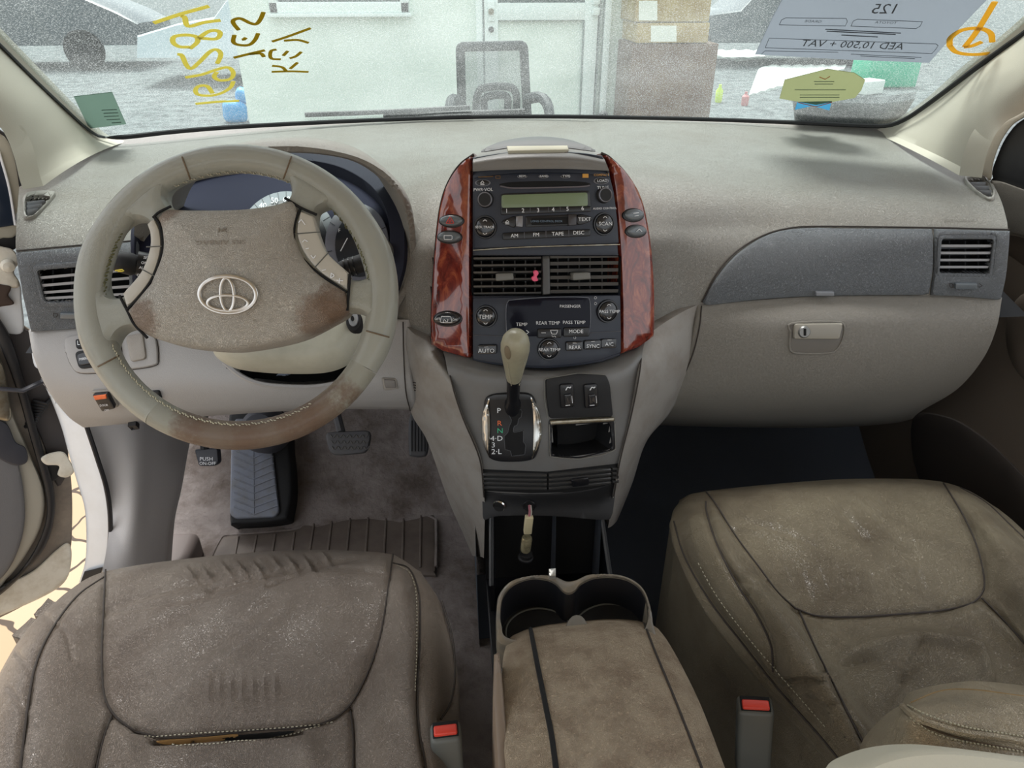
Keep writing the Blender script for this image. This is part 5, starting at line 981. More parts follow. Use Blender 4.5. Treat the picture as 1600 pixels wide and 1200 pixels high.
# cup holder
ch_ = thing('cup_holder', 'double cup holder with pale rimmed rings ahead of the armrest', 'cup holder', atZ(895, 950, .80)); CZ = PlaneS((0, 0, .84), (0, -.12, 1))
rimo = cat([(776, 950), (780, 930), (795, 912), (818, 903), (845, 900), (868, 903), (885, 910), (900, 908), (918, 900), (945, 898), (975, 902), (1000, 916), (1013, 938), (1020, 975), (1014, 1005), (900, 1012), (790, 1012), (776, 985)], True, 5)
fig8 = cat([(783, 950), (788, 931), (803, 915), (828, 906), (852, 907), (868, 914), (879, 925), (888, 929), (898, 925), (908, 914), (928, 905), (955, 903), (980, 908), (1000, 922), (1010, 944), (1010, 975), (990, 992), (900, 1000), (800, 1000), (784, 978)], True, 6)
CUPM = M('cupholder_grey', (92, 88, 80), .3, var=(30, (120, 108, 90), .8)); patch('holder_rim', rimo, CZ, CUPM, ch_, h=.004, dep=.05, bev=3, bh=.003, step=8, holes=[fig8])
V = []; F = []; P = dens(fig8, 6); n = len(P)
for dz in (.002, -.02, -.05):
    for p in P: V.append(CZ.hit(*p)[0]+[0, 0, dz])
for k in range(2):
    for j in range(n): F.append((k*n+j, k*n+(j+1) % n, (k+1)*n+(j+1) % n, (k+1)*n+j))
mesh('holder_wall', V, F, BLACK, ch_)
CZ2 = PlaneS((0, 0, .79), (0, -.12, 1))
w1 = ell(842, 975, 58, 38, 40); w2 = ell(952, 970, 60, 40, 40)
patch('holder_tray', np.array(fig8)+[0, 18], CZ2, BLACK, ch_, h=.0, dep=.004, bev=0, step=10, holes=[])
for w_ in (ell(842, 990, 52, 38, 40), ell(952, 985, 55, 40, 40)):
    patch('cup_well', w_, OffS(CZ2, .001), VOID, ch_, h=.0005, dep=.002, bev=0, step=12); b = MB(); line_mb(b, w_, OffS(CZ2, .002), r=.0012, closed=True, smooth_=False); b.build('well_ring', BUCK, ch_)
patch('center_tab', cat([(882, 985), (890, 962), (902, 956), (914, 962), (922, 985), (902, 992)], True, 3), CZ, M('web_grey', (100, 96, 88), .5), ch_, h=-.004, dep=.05, bev=4, step=5)
patch('ashtray_clip', [(857, 896), (868, 895), (868, 907), (858, 908)], OffS(CZ, .006), M('silver_clip', (180, 180, 176), .3, .8), ch_, h=.004, dep=.012, bev=1, step=5)
# armrest
rR = [[(806, 990, .855), (828, 981, .86), (870, 974, .865), (950, 967, .865), (1005, 970, .86), (1028, 982, .85)],
      [(795, 1000, .90), (826, 992, .915), (870, 985, .92), (950, 978, .92), (1009, 982, .91), (1042, 1000, .895)],
      [(790, 1030, .93), (838, 1030, .945), (880, 1025, .95), (960, 1020, .95), (1024, 1020, .94), (1060, 1032, .92)],
      [(790, 1100, .945), (852, 1100, .965), (895, 1100, .97), (980, 1095, .97), (1055, 1095, .96), (1093, 1100, .93)],
      [(798, 1200, .955), (870, 1200, .975), (910, 1200, .98), (1005, 1200, .98), (1098, 1200, .97), (1132, 1200, .94)],
      [(810, 1330, .955), (890, 1330, .975), (930, 1330, .98), (1040, 1330, .98), (1150, 1330, .97), (1185, 1330, .94)]]
GA = grid(rR, 50, 60, 'z'); SA = gsurf(GA); am = thing('armrest', 'stained taupe centre armrest lid with two lengthwise grooves', 'armrest', (SA.hit(940, 1100)[0]-[0, 0, .2])); skin('armrest_lid', GA, ARM, am, back=(0, 0, -.05), rr=.008)
b = MB(); line_mb(b, [(829, 983), (838, 1030), (852, 1100), (862, 1150), (870, 1210)], SA, r=.0028, h=.0005); b.build('lid_groove', VOID, am); b = MB(); line_mb(b, [(1006, 973), (1024, 1020), (1055, 1095), (1098, 1205)], SA, r=.0014, h=.0005); b.build('lid_groove', SEAMD, am)
CON = M('console_body_dark', (64, 60, 58), .5)
for (pts, nm, m) in (([(780, 1015), (784, 1050), (790, 1120), (800, 1210), (778, 1210), (770, 1090), (772, 1020)], 'console_side', M('console_side_brown', (116, 102, 88), .55)),):
    patch(nm, np.array(pts, float), PlaneS((0, 0, .82), (0, -.3, 1)), m, am, h=0, dep=.35, bev=6, step=14)
bx_ = MB(); bx_.add(*box((.01, .44, .60), (.19, .46, .34), b=.02)); bx_.build('console_body', CON, am)
# ================================================================== FLOOR AND PEDALS
def sheet3(name, prof, x0, x1, mat, label, cat_, n=24, bump=.004):
    P = cat([(p[0], p[1], 0) for p in prof], False, 8)[:, :2]; V = []; F = []; xs = np.linspace(x0, x1, n)
    for y, z in P:
        for x in xs: V.append((x, y, z+bump*math.sin(x*31+y*17)))
    for y, z in P:
        for x in xs: V.append((x, y+.02, z-.05))
    m = len(P)
    for i in range(m-1):
        for j in range(n-1): F.append((i*n+j, i*n+j+1, (i+1)*n+j+1, (i+1)*n+j)); F.append((m*n+i*n+j, m*n+(i+1)*n+j, m*n+(i+1)*n+j+1, m*n+i*n+j+1))
    return struct(mesh(name, V, F, mat), label, cat_)
prof = [(.2, .42), (.8, .42), (1.3, .42), (1.42, .46), (1.6, .60), (1.75, .78), (1.8, 1.0), (1.8, 1.2)]
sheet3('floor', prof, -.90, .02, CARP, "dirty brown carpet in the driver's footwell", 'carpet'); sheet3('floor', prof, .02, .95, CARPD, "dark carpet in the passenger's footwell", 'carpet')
FS = FuncS(lambda x, y, z: (float(np.interp(y, [.2, 1.3, 1.42, 1.6, 1.75, 1.8], [.42, .42, .46, .60, .78, 1.0]))-z), .3, 3)
def fs(h): return FuncS(lambda x, y, z: (float(np.interp(y, [.2, 1.3, 1.42, 1.6, 1.75, 1.8], [.42, .42, .46, .60, .78, 1.0]))+h-z), .3, 3)
hpd = thing('heel_pad', "ribbed brown heel pad moulded into the driver's carpet", 'heel pad', FS.hit(540, 830)[0])
FU = PlaneS((0, 1.2, .424), (0, 0, 1))
hpo = np.vstack([cat([(330, 875), (345, 845), (360, 838), (455, 830), (475, 820), (488, 808), (505, 805), (560, 803), (670, 798)], False, 5), cat([(681, 802), (682, 850), (681, 900)], False, 4)])
patch('rubber_mat', hpo, FU, RUBB, hpd, h=.006, dep=.01, bev=5, step=12)
for x0, y0, x1, y1 in ((373, 842, 366, 880), (402, 840, 394, 880), (431, 838, 424, 880), (461, 835, 455, 880), (493, 812, 482, 880), (520, 810, 511, 880), (548, 809, 541, 880), (576, 808, 571, 880), (604, 807, 600, 880), (631, 806, 629, 890), (658, 805, 657, 890)):
    b = MB(); line_mb(b, [(x0, y0), (x1, y1)], FU, r=.003, h=.006, smooth_=False, step=10); b.build('rubber_rib', RUBB, hpd)
b = MB(); line_mb(b, [tuple(p) for p in hpo[::3]], FU, r=.004, h=.004, smooth_=False, step=6); b.build('pad_edge', CARP, hpd)
# foot rest
FR = PlaneS(atY(400, 760, 1.40), (0, -.62, .78)); frs = thing('footrest', "blue-grey herringbone rubber footrest left of the brake pedal", 'footrest', FR.hit(400, 800)[0])
patch('rest_body', cat([(362, 640), (440, 640), (452, 700), (456, 760), (450, 800), (440, 812), (370, 818), (358, 808), (360, 700)], True, 5), FR, BLACKM, frs, h=-.004, dep=.06, bev=6, step=12)
patch('rubber_tread', rnd([(368, 655), (420, 655), (437, 800), (430, 808), (368, 811), (360, 804), (362, 700)], 5), FR, FOOT, frs, h=.006, dep=.012, bev=3, step=10)
for k in range(13): y = 668+k*11; b = MB(); line_mb(b, [(367, y-8), (397, y+5), (423+k, y-9)], FR, r=.0016, h=.0065, smooth_=False, step=6); b.build('tread_rib', FOOT, frs)
b = MB(); line_mb(b, [(397, 660), (398, 806)], FR, r=.0014, h=.0065, smooth_=False); b.build('tread_spine', FOOT, frs)
# brake pedal
BP = PlaneS(atY(543, 690, 1.38), (0, -.8, .6)); bp = thing('brake_pedal', 'wide brake pedal with a chevron rubber pad', 'pedal', BP.hit(543, 705)[0])
patch('pedal_pad', cat([(510, 680), (520, 675), (545, 674), (572, 673), (579, 678), (578, 692), (572, 706), (560, 709), (524, 711), (514, 700)], True, 4), BP, PEDR, bp, h=.008, dep=.016, bev=4, step=6)
for r_ in range(3):
    for k in range(6): x = 518+k*10+(r_*1.0); y = 683+r_*9; b = MB(); line_mb(b, [(x, y-3), (x+3.5, y+3), (x+8, y-3.5)], BP, r=.0015, h=.009, smooth_=False, step=3); b.build('tread_chevron', M('chevron_grey', (96, 94, 92), .6) if r_ == 0 and k == 0 else bpy.data.materials['chevron_grey'], bp)
MB().add(*tube([BP.hit(533, 675)[0], BP.hit(522, 655)[0]+[0, .03, .01], BP.hit(515, 635)[0]+[0, .1, .04], BP.hit(515, 610)[0]+[0, .15, .1]], .010, 8)).build('pedal_arm', PEDR, bp)
APs = PlaneS(atY(655, 685, 1.42), (0, -.75, .66)); ap = thing('accelerator_pedal', 'narrow ribbed accelerator pedal beside the console wing', 'pedal', APs.hit(655, 710)[0])
patch('pedal_pad', cat([(640, 652), (652, 645), (668, 652), (670, 680), (668, 708), (660, 714), (644, 713), (639, 705)], True, 4), APs, PEDR, ap, h=.008, dep=.014, bev=4, step=6)
for x in (644, 649, 654, 659, 664): b = MB(); line_mb(b, [(x, 658), (x, 706)], APs, r=.0012, h=.009, smooth_=False); b.build('pedal_rib', BLACKM, ap)
MB().add(*tube([APs.hit(652, 652)[0], APs.hit(652, 640)[0]+[0, .03, .02], APs.hit(655, 620)[0]+[0, .1, .06]], .009, 8)).build('pedal_arm', PEDR, ap)
PPs = PlaneS(atY(323, 715, 1.28), (0, -.85, .53)); pp = thing('parking_brake_pedal', 'parking brake pedal with a black lettered pad at the far left', 'pedal', PPs.hit(323, 728)[0])
patch('pedal_pad', rnd([(305, 702), (341, 700), (343, 722), (336, 728), (312, 728)], 4), PPs, M('black_pedal_pad', (44, 46, 54), .5), pp, h=.006, dep=.02, bev=3, step=6)
mb = MB(); text_mb(mb, 'PUSH', 324, 717, 8, PPs, h=.0066, sx=1.1); text_mb(mb, 'ON-OFF', 326, 724, 7, PPs, h=.0066); mb.build('pedal_lettering', WHT, pp)
MB().add(*tube([PPs.hit(320, 703)[0], PPs.hit(316, 690)[0]+[0, .03, .03], PPs.hit(318, 650)[0]+[0, .1, .08]], .009, 8)).build('pedal_arm', BLACKM, pp)
BK = thing('column_linkage', 'dark steering column joint cover behind the wheel over the footrest', 'column cover', atY(400, 665, 1.35)); MB().add(*lathe([(0, .05), (.035, .045), (.05, .02), (.055, 0), (.055, -.05)], atY(412, 672, 1.45), (0, -.8, .6), 24)).build('joint_boot', M('boot_grey', (70, 72, 80), .6), BK)
# kick panels
kx = -.80
rL = [[(133, 664, -.88), (205, 655, -.82), (250, 650, -.80), (310, 640, -.775)], [(150, 720, -.88), (205, 720, -.82), (240, 715, -.80), (290, 700, -.775)], [(167, 780, -.87), (205, 780, -.82), (236, 780, -.80), (275, 780, -.775)], [(170, 830, -.86), (202, 830, -.82), (232, 830, -.80), (264, 830, -.78)], [(160, 895, -.85), (196, 900, -.82), (228, 900, -.80), (258, 900, -.785)]]
GKL = grid(rL, 20, 30, 'x'); struct(skin('trim_4', GKL, KICK, None, back=(.0, .04, 0)), "grey kick panel at the left of the driver's footwell", 'kick panel'); SKL = gsurf(GKL)
b = MB(); b.add(*box((-.80, 1.12, .44), (.09, .40, .08), b=.02)); struct(b.build('trim_5', M('sill_trim_grey', (118, 108, 104), .6)), "grey door sill trim beside the driver's seat", 'sill trim')
b = MB(); b.add([(.02, .9, .42), (.02, 1.8, .42), (.02, 1.8, 1.0), (.02, .96, .95)], [(0, 1, 2, 3)]); b.add([(.10, .9, .42), (.10, 1.8, .42), (.10, 1.8, 1.0), (.10, .96, .95)], [(0, 1, 2, 3)])
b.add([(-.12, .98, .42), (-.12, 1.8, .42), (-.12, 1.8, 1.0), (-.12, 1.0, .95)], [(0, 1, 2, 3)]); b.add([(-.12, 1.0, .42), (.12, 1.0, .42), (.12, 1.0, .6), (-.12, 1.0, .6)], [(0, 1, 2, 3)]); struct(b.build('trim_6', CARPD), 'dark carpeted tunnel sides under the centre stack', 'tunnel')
b = MB(); b.add([(-.88, 1.8, .3), (.95, 1.8, .3), (.95, 1.9, 1.24), (-.88, 1.9, 1.24)], [(0, 1, 2, 3)]); b.add([(-.86, 1.12, 1.05), (.92, 1.12, 1.05), (.92, 1.85, 1.22), (-.86, 1.85, 1.22)], [(0, 1, 2, 3)]); struct(b.build('trim_7', M('firewall_dark', (26, 28, 32), .9)), 'dark bulkhead and underside behind the dashboard', 'bulkhead')
b = MB(); b.add([(.94, .2, .3), (.94, 1.85, .3), (.94, 1.85, 1.2), (.94, .2, 1.0)], [(0, 1, 2, 3)]); struct(b.build('wall_right', DOORT, smooth=False), 'taupe side trim behind the passenger door panel', 'side trim')
# ================================================================== STEERING
wc = CAM+.857*ray(371, 464); tau = math.radians(34); WN = np.array([0, -math.cos(tau), math.sin(tau)]); WP = PlaneS(wc, WN)
sw = thing('steering_wheel', 'worn grey leather four spoke steering wheel, turned upside down', 'steering wheel', wc)
N_ = 96; cen = [(371+228*math.cos(a), 464.5+216*math.sin(a)) for a in np.linspace(0, 2*math.pi, N_, endpoint=False)]
def rimr(a):      # tube radius grows a little at the grips
    return .0172+.0022*math.exp(-((math.cos(a)**2-.92)/.12)**2)
cen3 = [WP.hit(*p)[0] for p in cen]; rad = [rimr(a) for a in np.linspace(0, 2*math.pi, N_, endpoint=False)]
i0, i1 = 2, 31        # worn lower arc is a section of its own (angles measured clockwise from the right)
def arc(i, j): return [cen3[k % N_] for k in range(i, j+1)], [rad[k % N_] for k in range(i, j+1)]
P_, r_ = arc(8, 33); RW = M('worn_wheel_leather_arc', (158, 158, 146), .34, bump=[('leather', 700, .00025)], var=(5, (148, 146, 134), .6), coat=.2)
stain(RW, [(WP.hit(355, 682)[0], .075), (WP.hit(300, 668)[0], .04), (WP.hit(420, 680)[0], .07), (WP.hit(500, 642)[0], .05), (WP.hit(540, 610)[0], .032), (WP.hit(470, 655)[0], .05)], (112, 88, 70), .8, 130)
V, F = tube(P_, r_, 20, upv=WN, caps=True); MB().add(V, F).build('worn_rim_section', RW, sw)
P_, r_ = arc(33, 104); V, F = tube(P_, r_, 20, upv=WN); MB().add(V, F).build('rim', RIM, sw)
RS = MeshS(*tube(cen3, rad, 20, True, upv=WN))
for a in (-1.93, -1.22, .27, 2.66):
    c = np.array((371+228*math.cos(a), 464.5+216*math.sin(a))); d_ = np.array((math.cos(a), math.sin(a))); b = MB(); line_mb(b, [tuple(c+d_*k) for k in (-19, -9, 0, 9, 18)], RS, r=.0010, h=.0002, step=2); b.build('rim_joint', M('joint_brown', (96, 80, 60), .6) if a < -1.9 else bpy.data.materials['joint_brown'], sw)
# spokes: plate with four openings
op_t = cat([(266, 322), (262, 303), (275, 288), (310, 274), (370, 265), (420, 264), (448, 278), (456, 300), (448, 316), (420, 326), (350, 331), (290, 331)], True, 5)
op_l = cat([(205, 347), (222, 344), (238, 352), (243, 368), (243, 392), (230, 428), (202, 460), (182, 466), (169, 457), (166, 430), (174, 396), (188, 364)], True, 5)
op_r = cat([(497, 336), (506, 326), (522, 323), (540, 335), (560, 362), (575, 395), (581, 425), (568, 437), (545, 435), (512, 408), (498, 370)], True, 5)
so = np.vstack([cat([(180, 560), (181, 540), (190, 522), (205, 514), (228, 514)], False, 5), cat([(250, 530), (371, 540), (500, 515), (530, 492)], False, 4), cat([(548, 488), (566, 490), (578, 502), (583, 530), (584, 560)], False, 5), [(371+226*math.cos(a), 464.5+214*math.sin(a)) for a in np.linspace(.42, -math.pi-.42, 60)]])
patch('spokes', so, WP, RIM, sw, h=.0145, dep=.028, bev=13, bh=.014, step=9, holes=[op_t, op_l, op_r], hf=None)
# stitching along inner rim
def stitch(pts, n, m=THREAD):
    P = resamp(cat(pts, False, 8), n); b = MB()
    for i, p in enumerate(P):
        a, nn = RS.hit(*p) ; T = P[min(i+1, n-1)]-P[max(i-1, 0)]; T = T/np.linalg.norm(T); q0 = p-T*1.6; q1 = p+T*1.6+np.array([-T[1], T[0]])*1.8
        A_, n1 = RS.hit(*q0); B_, n2 = RS.hit(*q1); b.add(*tube([A_+n1*.0008, (A_+B_)/2+(n1+n2)*.0009, B_+n2*.0008], .0008, 5))
    return b
def ring_pts(a0, a1, dr, n=14): return [(371+(228+dr)*math.cos(a), 464.5+(216+dr)*math.sin(a)) for a in np.linspace(a0, a1, n)]
b = stitch(ring_pts(-2.05, -1.12, -19), 44); b.build('stitching', THREAD, sw); b = stitch(ring_pts(-2.62, -3.05, -20), 18); b.V = [v for v in b.V]; b.build('stitching', M('dark_thread', (92, 92, 60), .7), sw); b = stitch(ring_pts(3.55, 3.1, -22), 16)
b.build('stitching', bpy.data.materials['dark_thread'], sw); b = stitch(ring_pts(2.75, 1.6, -18), 54); b.build('stitching', THREADW, sw); b = stitch(ring_pts(-.78, -.05, -20), 36); b.build('stitching', bpy.data.materials['dark_thread'], sw)
b = stitch(ring_pts(1.6, 1.0, -18), 26); b.build('stitching', THREAD, sw)
# hub pad
hub = np.vstack([cat([(263, 338), (275, 333), (310, 334), (380, 333), (430, 327), (458, 320), (468, 326)], False, 5), cat([(471, 340), (466, 370), (478, 403), (504, 433), (544, 459)], False, 5), cat([(547, 470), (546, 489), (520, 506), (470, 530), (400, 545), (350, 548), (282, 540), (230, 521), (209, 490)], False, 6), cat([(245, 447), (262, 402), (262, 368), (254, 345)], False, 5)])
HS = OffS(WP, .016); patch('airbag_cover', hub, HS, HUB, sw, h=.004, dep=.04, bev=8, bh=.008, dome=.028, dr=70, step=8)
class HubS:
    def hit(s, px, py):
        d = segdist([(px, py)], hub)[0]; h = .004-.0+.028*(1-math.exp(-d/70)); p, n = HS.hit(px, py); p = p+n*h
        e = 2.; dx = (math.exp(-segdist([(px-e, py)], hub)[0]/70)-math.exp(-segdist([(px+e, py)], hub)[0]/70)); return p, n
HB = HubS()
for q in ([(276, 329), (258, 338), (248, 347)], [(251, 346), (259, 358), (263, 380), (261, 404), (247, 441), (226, 470), (209, 487)], [(197, 466), (209, 489), (219, 509), (232, 523), (240, 531)], [(450, 316), (474, 331), (499, 342)], [(474, 332), (465, 358), (467, 392), (492, 424), (545, 461)], [(550, 433), (548, 462), (546, 489)]):
    b = MB(); line_mb(b, q, OffS(WP, .0165), r=.0017, step=4); b.build('hub_gap', VOID, sw)
st_l = np.vstack([cat([(239, 356), (244, 372), (243, 396), (230, 430), (202, 463)], False, 5), cat([(209, 486), (243, 445), (259, 402), (259, 370), (250, 347)], False, 5)])
st_r = np.vstack([cat([(474, 336), (469, 370), (481, 402), (507, 432), (546, 456)], False, 5), cat([(548, 431), (515, 400), (500, 368), (494, 344)], False, 5)])
cuts = [((239, 392), (263, 391)), ((232, 426), (252, 437)), ((466, 372), (505, 369)), ((496, 424), (518, 400))]
for nm, o, gp in (('switch_strip', st_l, cuts[:2]), ('switch_strip', st_r, cuts[2:])):
    s = patch(nm, o, OffS(WP, .014), SPOKE, sw, h=.004, dep=.03, bev=3, bh=.003, step=6)
    for q in gp: b = MB(); line_mb(b, q, OffS(WP, .0182), r=.0007, smooth_=False, step=3); b.build('button_gap', BUCK if nm else SEAMD, s)
mb = MB(); O2 = OffS(WP, .0188)
for q in ([(478, 385), (481, 381), (486, 384)], [(491, 405), (495, 410), (498, 405)], [(483, 395), (488, 394)], [(508, 428), (514, 427)], [(522, 432), (527, 436), (521, 440), (522, 432)], [(530, 443), (540, 444)], [(535, 440), (534, 448)], [(472, 355), (476, 350), (482, 358)]): line_mb(mb, q, O2, r=.0006, smooth_=False, step=2)
mb.build('switch_symbol', WHT, sw)
EM = M('emblem_chrome', (205, 202, 196), .28, 1.)
stain(HUB, [(HS.hit(510, 500)[0], .05), (HS.hit(240, 500)[0], .035), (HS.hit(268, 338)[0], .03), (HS.hit(530, 480)[0], .04)], (112, 86, 64), .7, 90)
b = MB()
def el3(cx, cy, rx, ry, n=48): return [HB.hit(cx+rx*math.cos(a), cy+ry*math.sin(a))[0]+WN*.004 for a in np.linspace(0, 2*math.pi, n, endpoint=False)]
em = patch('emblem_recess', ell(373.5, 471, 48, 32, 40), HB, HUB, sw, h=.001, dep=.004, bev=3, step=8)
for q, nm in (((373.5, 471, 42, 26.5), 'outer_ellipse'), ((373, 471, 10, 23.5), 'upright_ellipse'), ((373, 483, 30, 11), 'lower_ellipse')): MB().add(*tube(el3(*q), .0024 if nm[0] == 'o' else .0017, 8, True, flat=.6, upv=WN)).build(nm, EM, em)
mb = MB(); text_mb(mb, 'SRS AIRBAG', 361, 391, 9.5, HB, rot=181, h=.0008, sx=1.5); line_mb(mb, [(356, 368), (356, 375)], HB, r=.0006, h=.0006, smooth_=False); line_mb(mb, [(362, 368), (368, 375)], HB, r=.0006, h=.0006, smooth_=False); line_mb(mb, [(368, 368), (360, 373)], HB, r=.0006, h=.0006, smooth_=False); mb.build('airbag_lettering', M('hub_emboss', (124, 116, 106), .6), sw)
# brown wear on the hub edges
WEAR = M('hub_wear', (124, 96, 74), .6, var=(40, (146, 132, 116), 1.))
# column
co = thing('steering_column', 'pale steering column shroud behind the wheel with ignition lock', 'steering column', atY(440, 560, 1.0)); CP = PlaneS(atY(440, 550, .95), (0, -.75, .66))
patch('lower_shroud', cat([(320, 520), (322, 545), (345, 562), (380, 570), (440, 574), (500, 572), (535, 560), (548, 545), (565, 520), (575, 498), (572, 480), (552, 472), (520, 470), (400, 480), (330, 490)], True, 6), CP, SHRD, co, h=.0, dep=.045, bev=22, bh=.035, dome=.01, dr=60, step=9)
IG = OffS(CP, .006); ig = patch('ignition_lock', ell(554, 503, 12, 17, 28, .1), IG, BLACKM, co, h=.004, dep=.03, bev=2, step=5); patch('lock_face', ell(554, 502, 7.5, 11, 24, .1), IG, M('lock_face_silver', (190, 196, 204), .3, .6), ig, h=.007, dep=.006, bev=2, step=4); patch('key_slot', ell(553, 502, 2.6, 4, 14), IG, VOID, ig, h=.009, dep=.004, bev=0, step=3)
patch('tilt_lever', rnd([(420, 588), (432, 586), (442, 590), (438, 597), (424, 597)], 3), OffS(SK, -.06), M('blue_grey_lever', (120, 130, 146), .5), co, h=.01, dep=.02, bev=2, step=5)
def stalk(name, pts, y, rr, label, m=BLACKM, par=None):
    t = thing(name, label, 'stalk', atY(pts[0][0], pts[0][1], y)); MB().add(*tube([atY(a, b_, y+c) for a, b_, c in pts], rr, 14)).build('lever', m, t); return t
s_ = stalk('light_stalk', [(173, 408, 0), (190, 410, 0), (205, 413, .005), (216, 414, .01)], .95, [.011, .0145, .0155, .012], 'black light stalk left of the hub with a yellow mark'); 
MB().add(*tube([atY(214, 411, .96), atY(236, 415, .965), atY(250, 417, .97)], [.0165, .0165, .015], 16)).build('rotary_ring', BLACK, s_)
SPp = PlaneS(atY(220, 412, .942), (0, -1, .3)); mb = MB()
for s, x, y in (('SET', 229, 403), ('OFF', 226, 411), ('AUTO', 226, 419), ('OFF', 219, 430)): text_mb(mb, s, x, y, 6, SPp, rot=-8 if y < 425 else 0)
mb.build('stalk_lettering', WHT, s_); mb = MB(); line_mb(mb, [(180, 423), (192, 421), (194, 424), (184, 424)], PlaneS(atY(190, 422, .932), (0, -1, .3)), r=.0009, smooth_=False, step=3); mb.build('yellow_mark', M('yellow_paint', (216, 196, 60), .5), s_)
s_ = stalk('wiper_stalk', [(534, 421, .0), (548, 416, 0), (560, 413, 0), (572, 409, 0)], .99, [.0115, .0125, .013, .0135], 'black wiper stalk right of the hub before the fuel gauge'); 
for x, y in ((541, 419), (548, 417), (555, 415)): MB().add(*tube([atY(x-.8, y, .99), atY(x+.8, y-.3, .99)], .0142, 16)).build('grip_ring', BTN, s_)
c = atY(572, 409, .985); MB().add(*lathe([(.004, .003), (.0105, .003), (.0115, 0), (.0115, -.004)], c, (.2, -1, .2), 20)).build('end_cap', BUCK, s_)
# ================================================================== SEATS
def seat(name, label, rows, seams, panels, mat, cloc, nu=230, nv=130, wr=None, zb=.45, seamw=5., puff=.012):
    G = grid(rows, nu, nv, 'z'); Q = proj(G.reshape(-1, 3)); disp = np.zeros(len(Q))
    dmin = np.full(len(Q), 1e9)
    for s in seams:
        P = cat(s, False, 6); d = segdist(Q, P, False); disp -= .006*np.exp(-(d/seamw)**2); dmin = np.minimum(dmin, d)
    disp += puff*(1-np.exp(-dmin/38.))
    if wr is not None: disp += wr(Q)
    N = gnormals(G); N[N[..., 2] < 0] *= -1
    ii, jj = np.meshgrid(np.arange(nv), np.arange(nu), indexing='ij'); bd_ = np.minimum(np.minimum(ii, nv-1-ii), np.minimum(jj, nu-1-jj)); disp = disp*np.clip(bd_.reshape(-1)/12, 0, 1)
    G2 = G+N*disp.reshape(G.shape[0], G.shape[1], 1)
    t = thing(name, label, 'car seat', cloc)
    skin('seat_cushion', G2, mat, t, back=(0, .0, zb-.80), rr=.012, sides='tblr')
    SS = gsurf(G2)
    for s in seams: b = MB(); line_mb(b, s, SS, r=.0014, h=.0004, n=6); b.build('seam', SEAMD, t)
    return t, SS
rowsD = [[(62, 966, .775), (105, 925, .79), (165, 893, .805), (300, 872, .815), (450, 860, .815), (560, 861, .812), (615, 868, .805), (655, 892, .79)],
         [(28, 1003, .79), (88, 955, .815), (163, 915, .825), (300, 892, .832), (450, 880, .832), (560, 880, .83), (618, 892, .83), (680, 930, .80)],
         [(-8, 1066, .80), (60, 1010, .85), (160, 985, .83), (300, 970, .84), (450, 965, .84), (575, 965, .83), (640, 965, .85), (700, 990, .80)],
         [(-45, 1140, .80), (40, 1090, .87), (160, 1075, .83), (300, 1065, .835), (450, 1060, .835), (570, 1060, .83), (645, 1055, .87), (713, 1060, .80)],
         [(-60, 1210, .80), (22, 1190, .88), (180, 1150, .825), (310, 1150, .82), (450, 1148, .82), (560, 1140, .825), (655, 1140, .88), (718, 1130, .80)],
         [(-70, 1290, .80), (10, 1280, .88), (170, 1260, .82), (310, 1260, .81), (450, 1260, .81), (560, 1255, .82), (660, 1250, .88), (722, 1240, .80)]]
seamD = [[(165, 890), (161, 960), (159, 1030), (163, 1085), (180, 1118), (212, 1143)], [(212, 1143), (260, 1152), (330, 1148), (400, 1140), (470, 1136), (515, 1126), (548, 1100), (575, 1050), (594, 995), (604, 940), (614, 866)],
         [(165, 900), (120, 932), (80, 985), (55, 1040), (42, 1110), (30, 1210)], [(174, 1118), (160, 1160), (148, 1215)], [(547, 1105), (552, 1150), (552, 1215)], [(614, 880), (640, 890), (655, 930), (656, 1000), (652, 1080), (655, 1140), (664, 1190), (668, 1230)],
         [(690, 940), (707, 1000), (710, 1060), (703, 1100), (688, 1125)]]
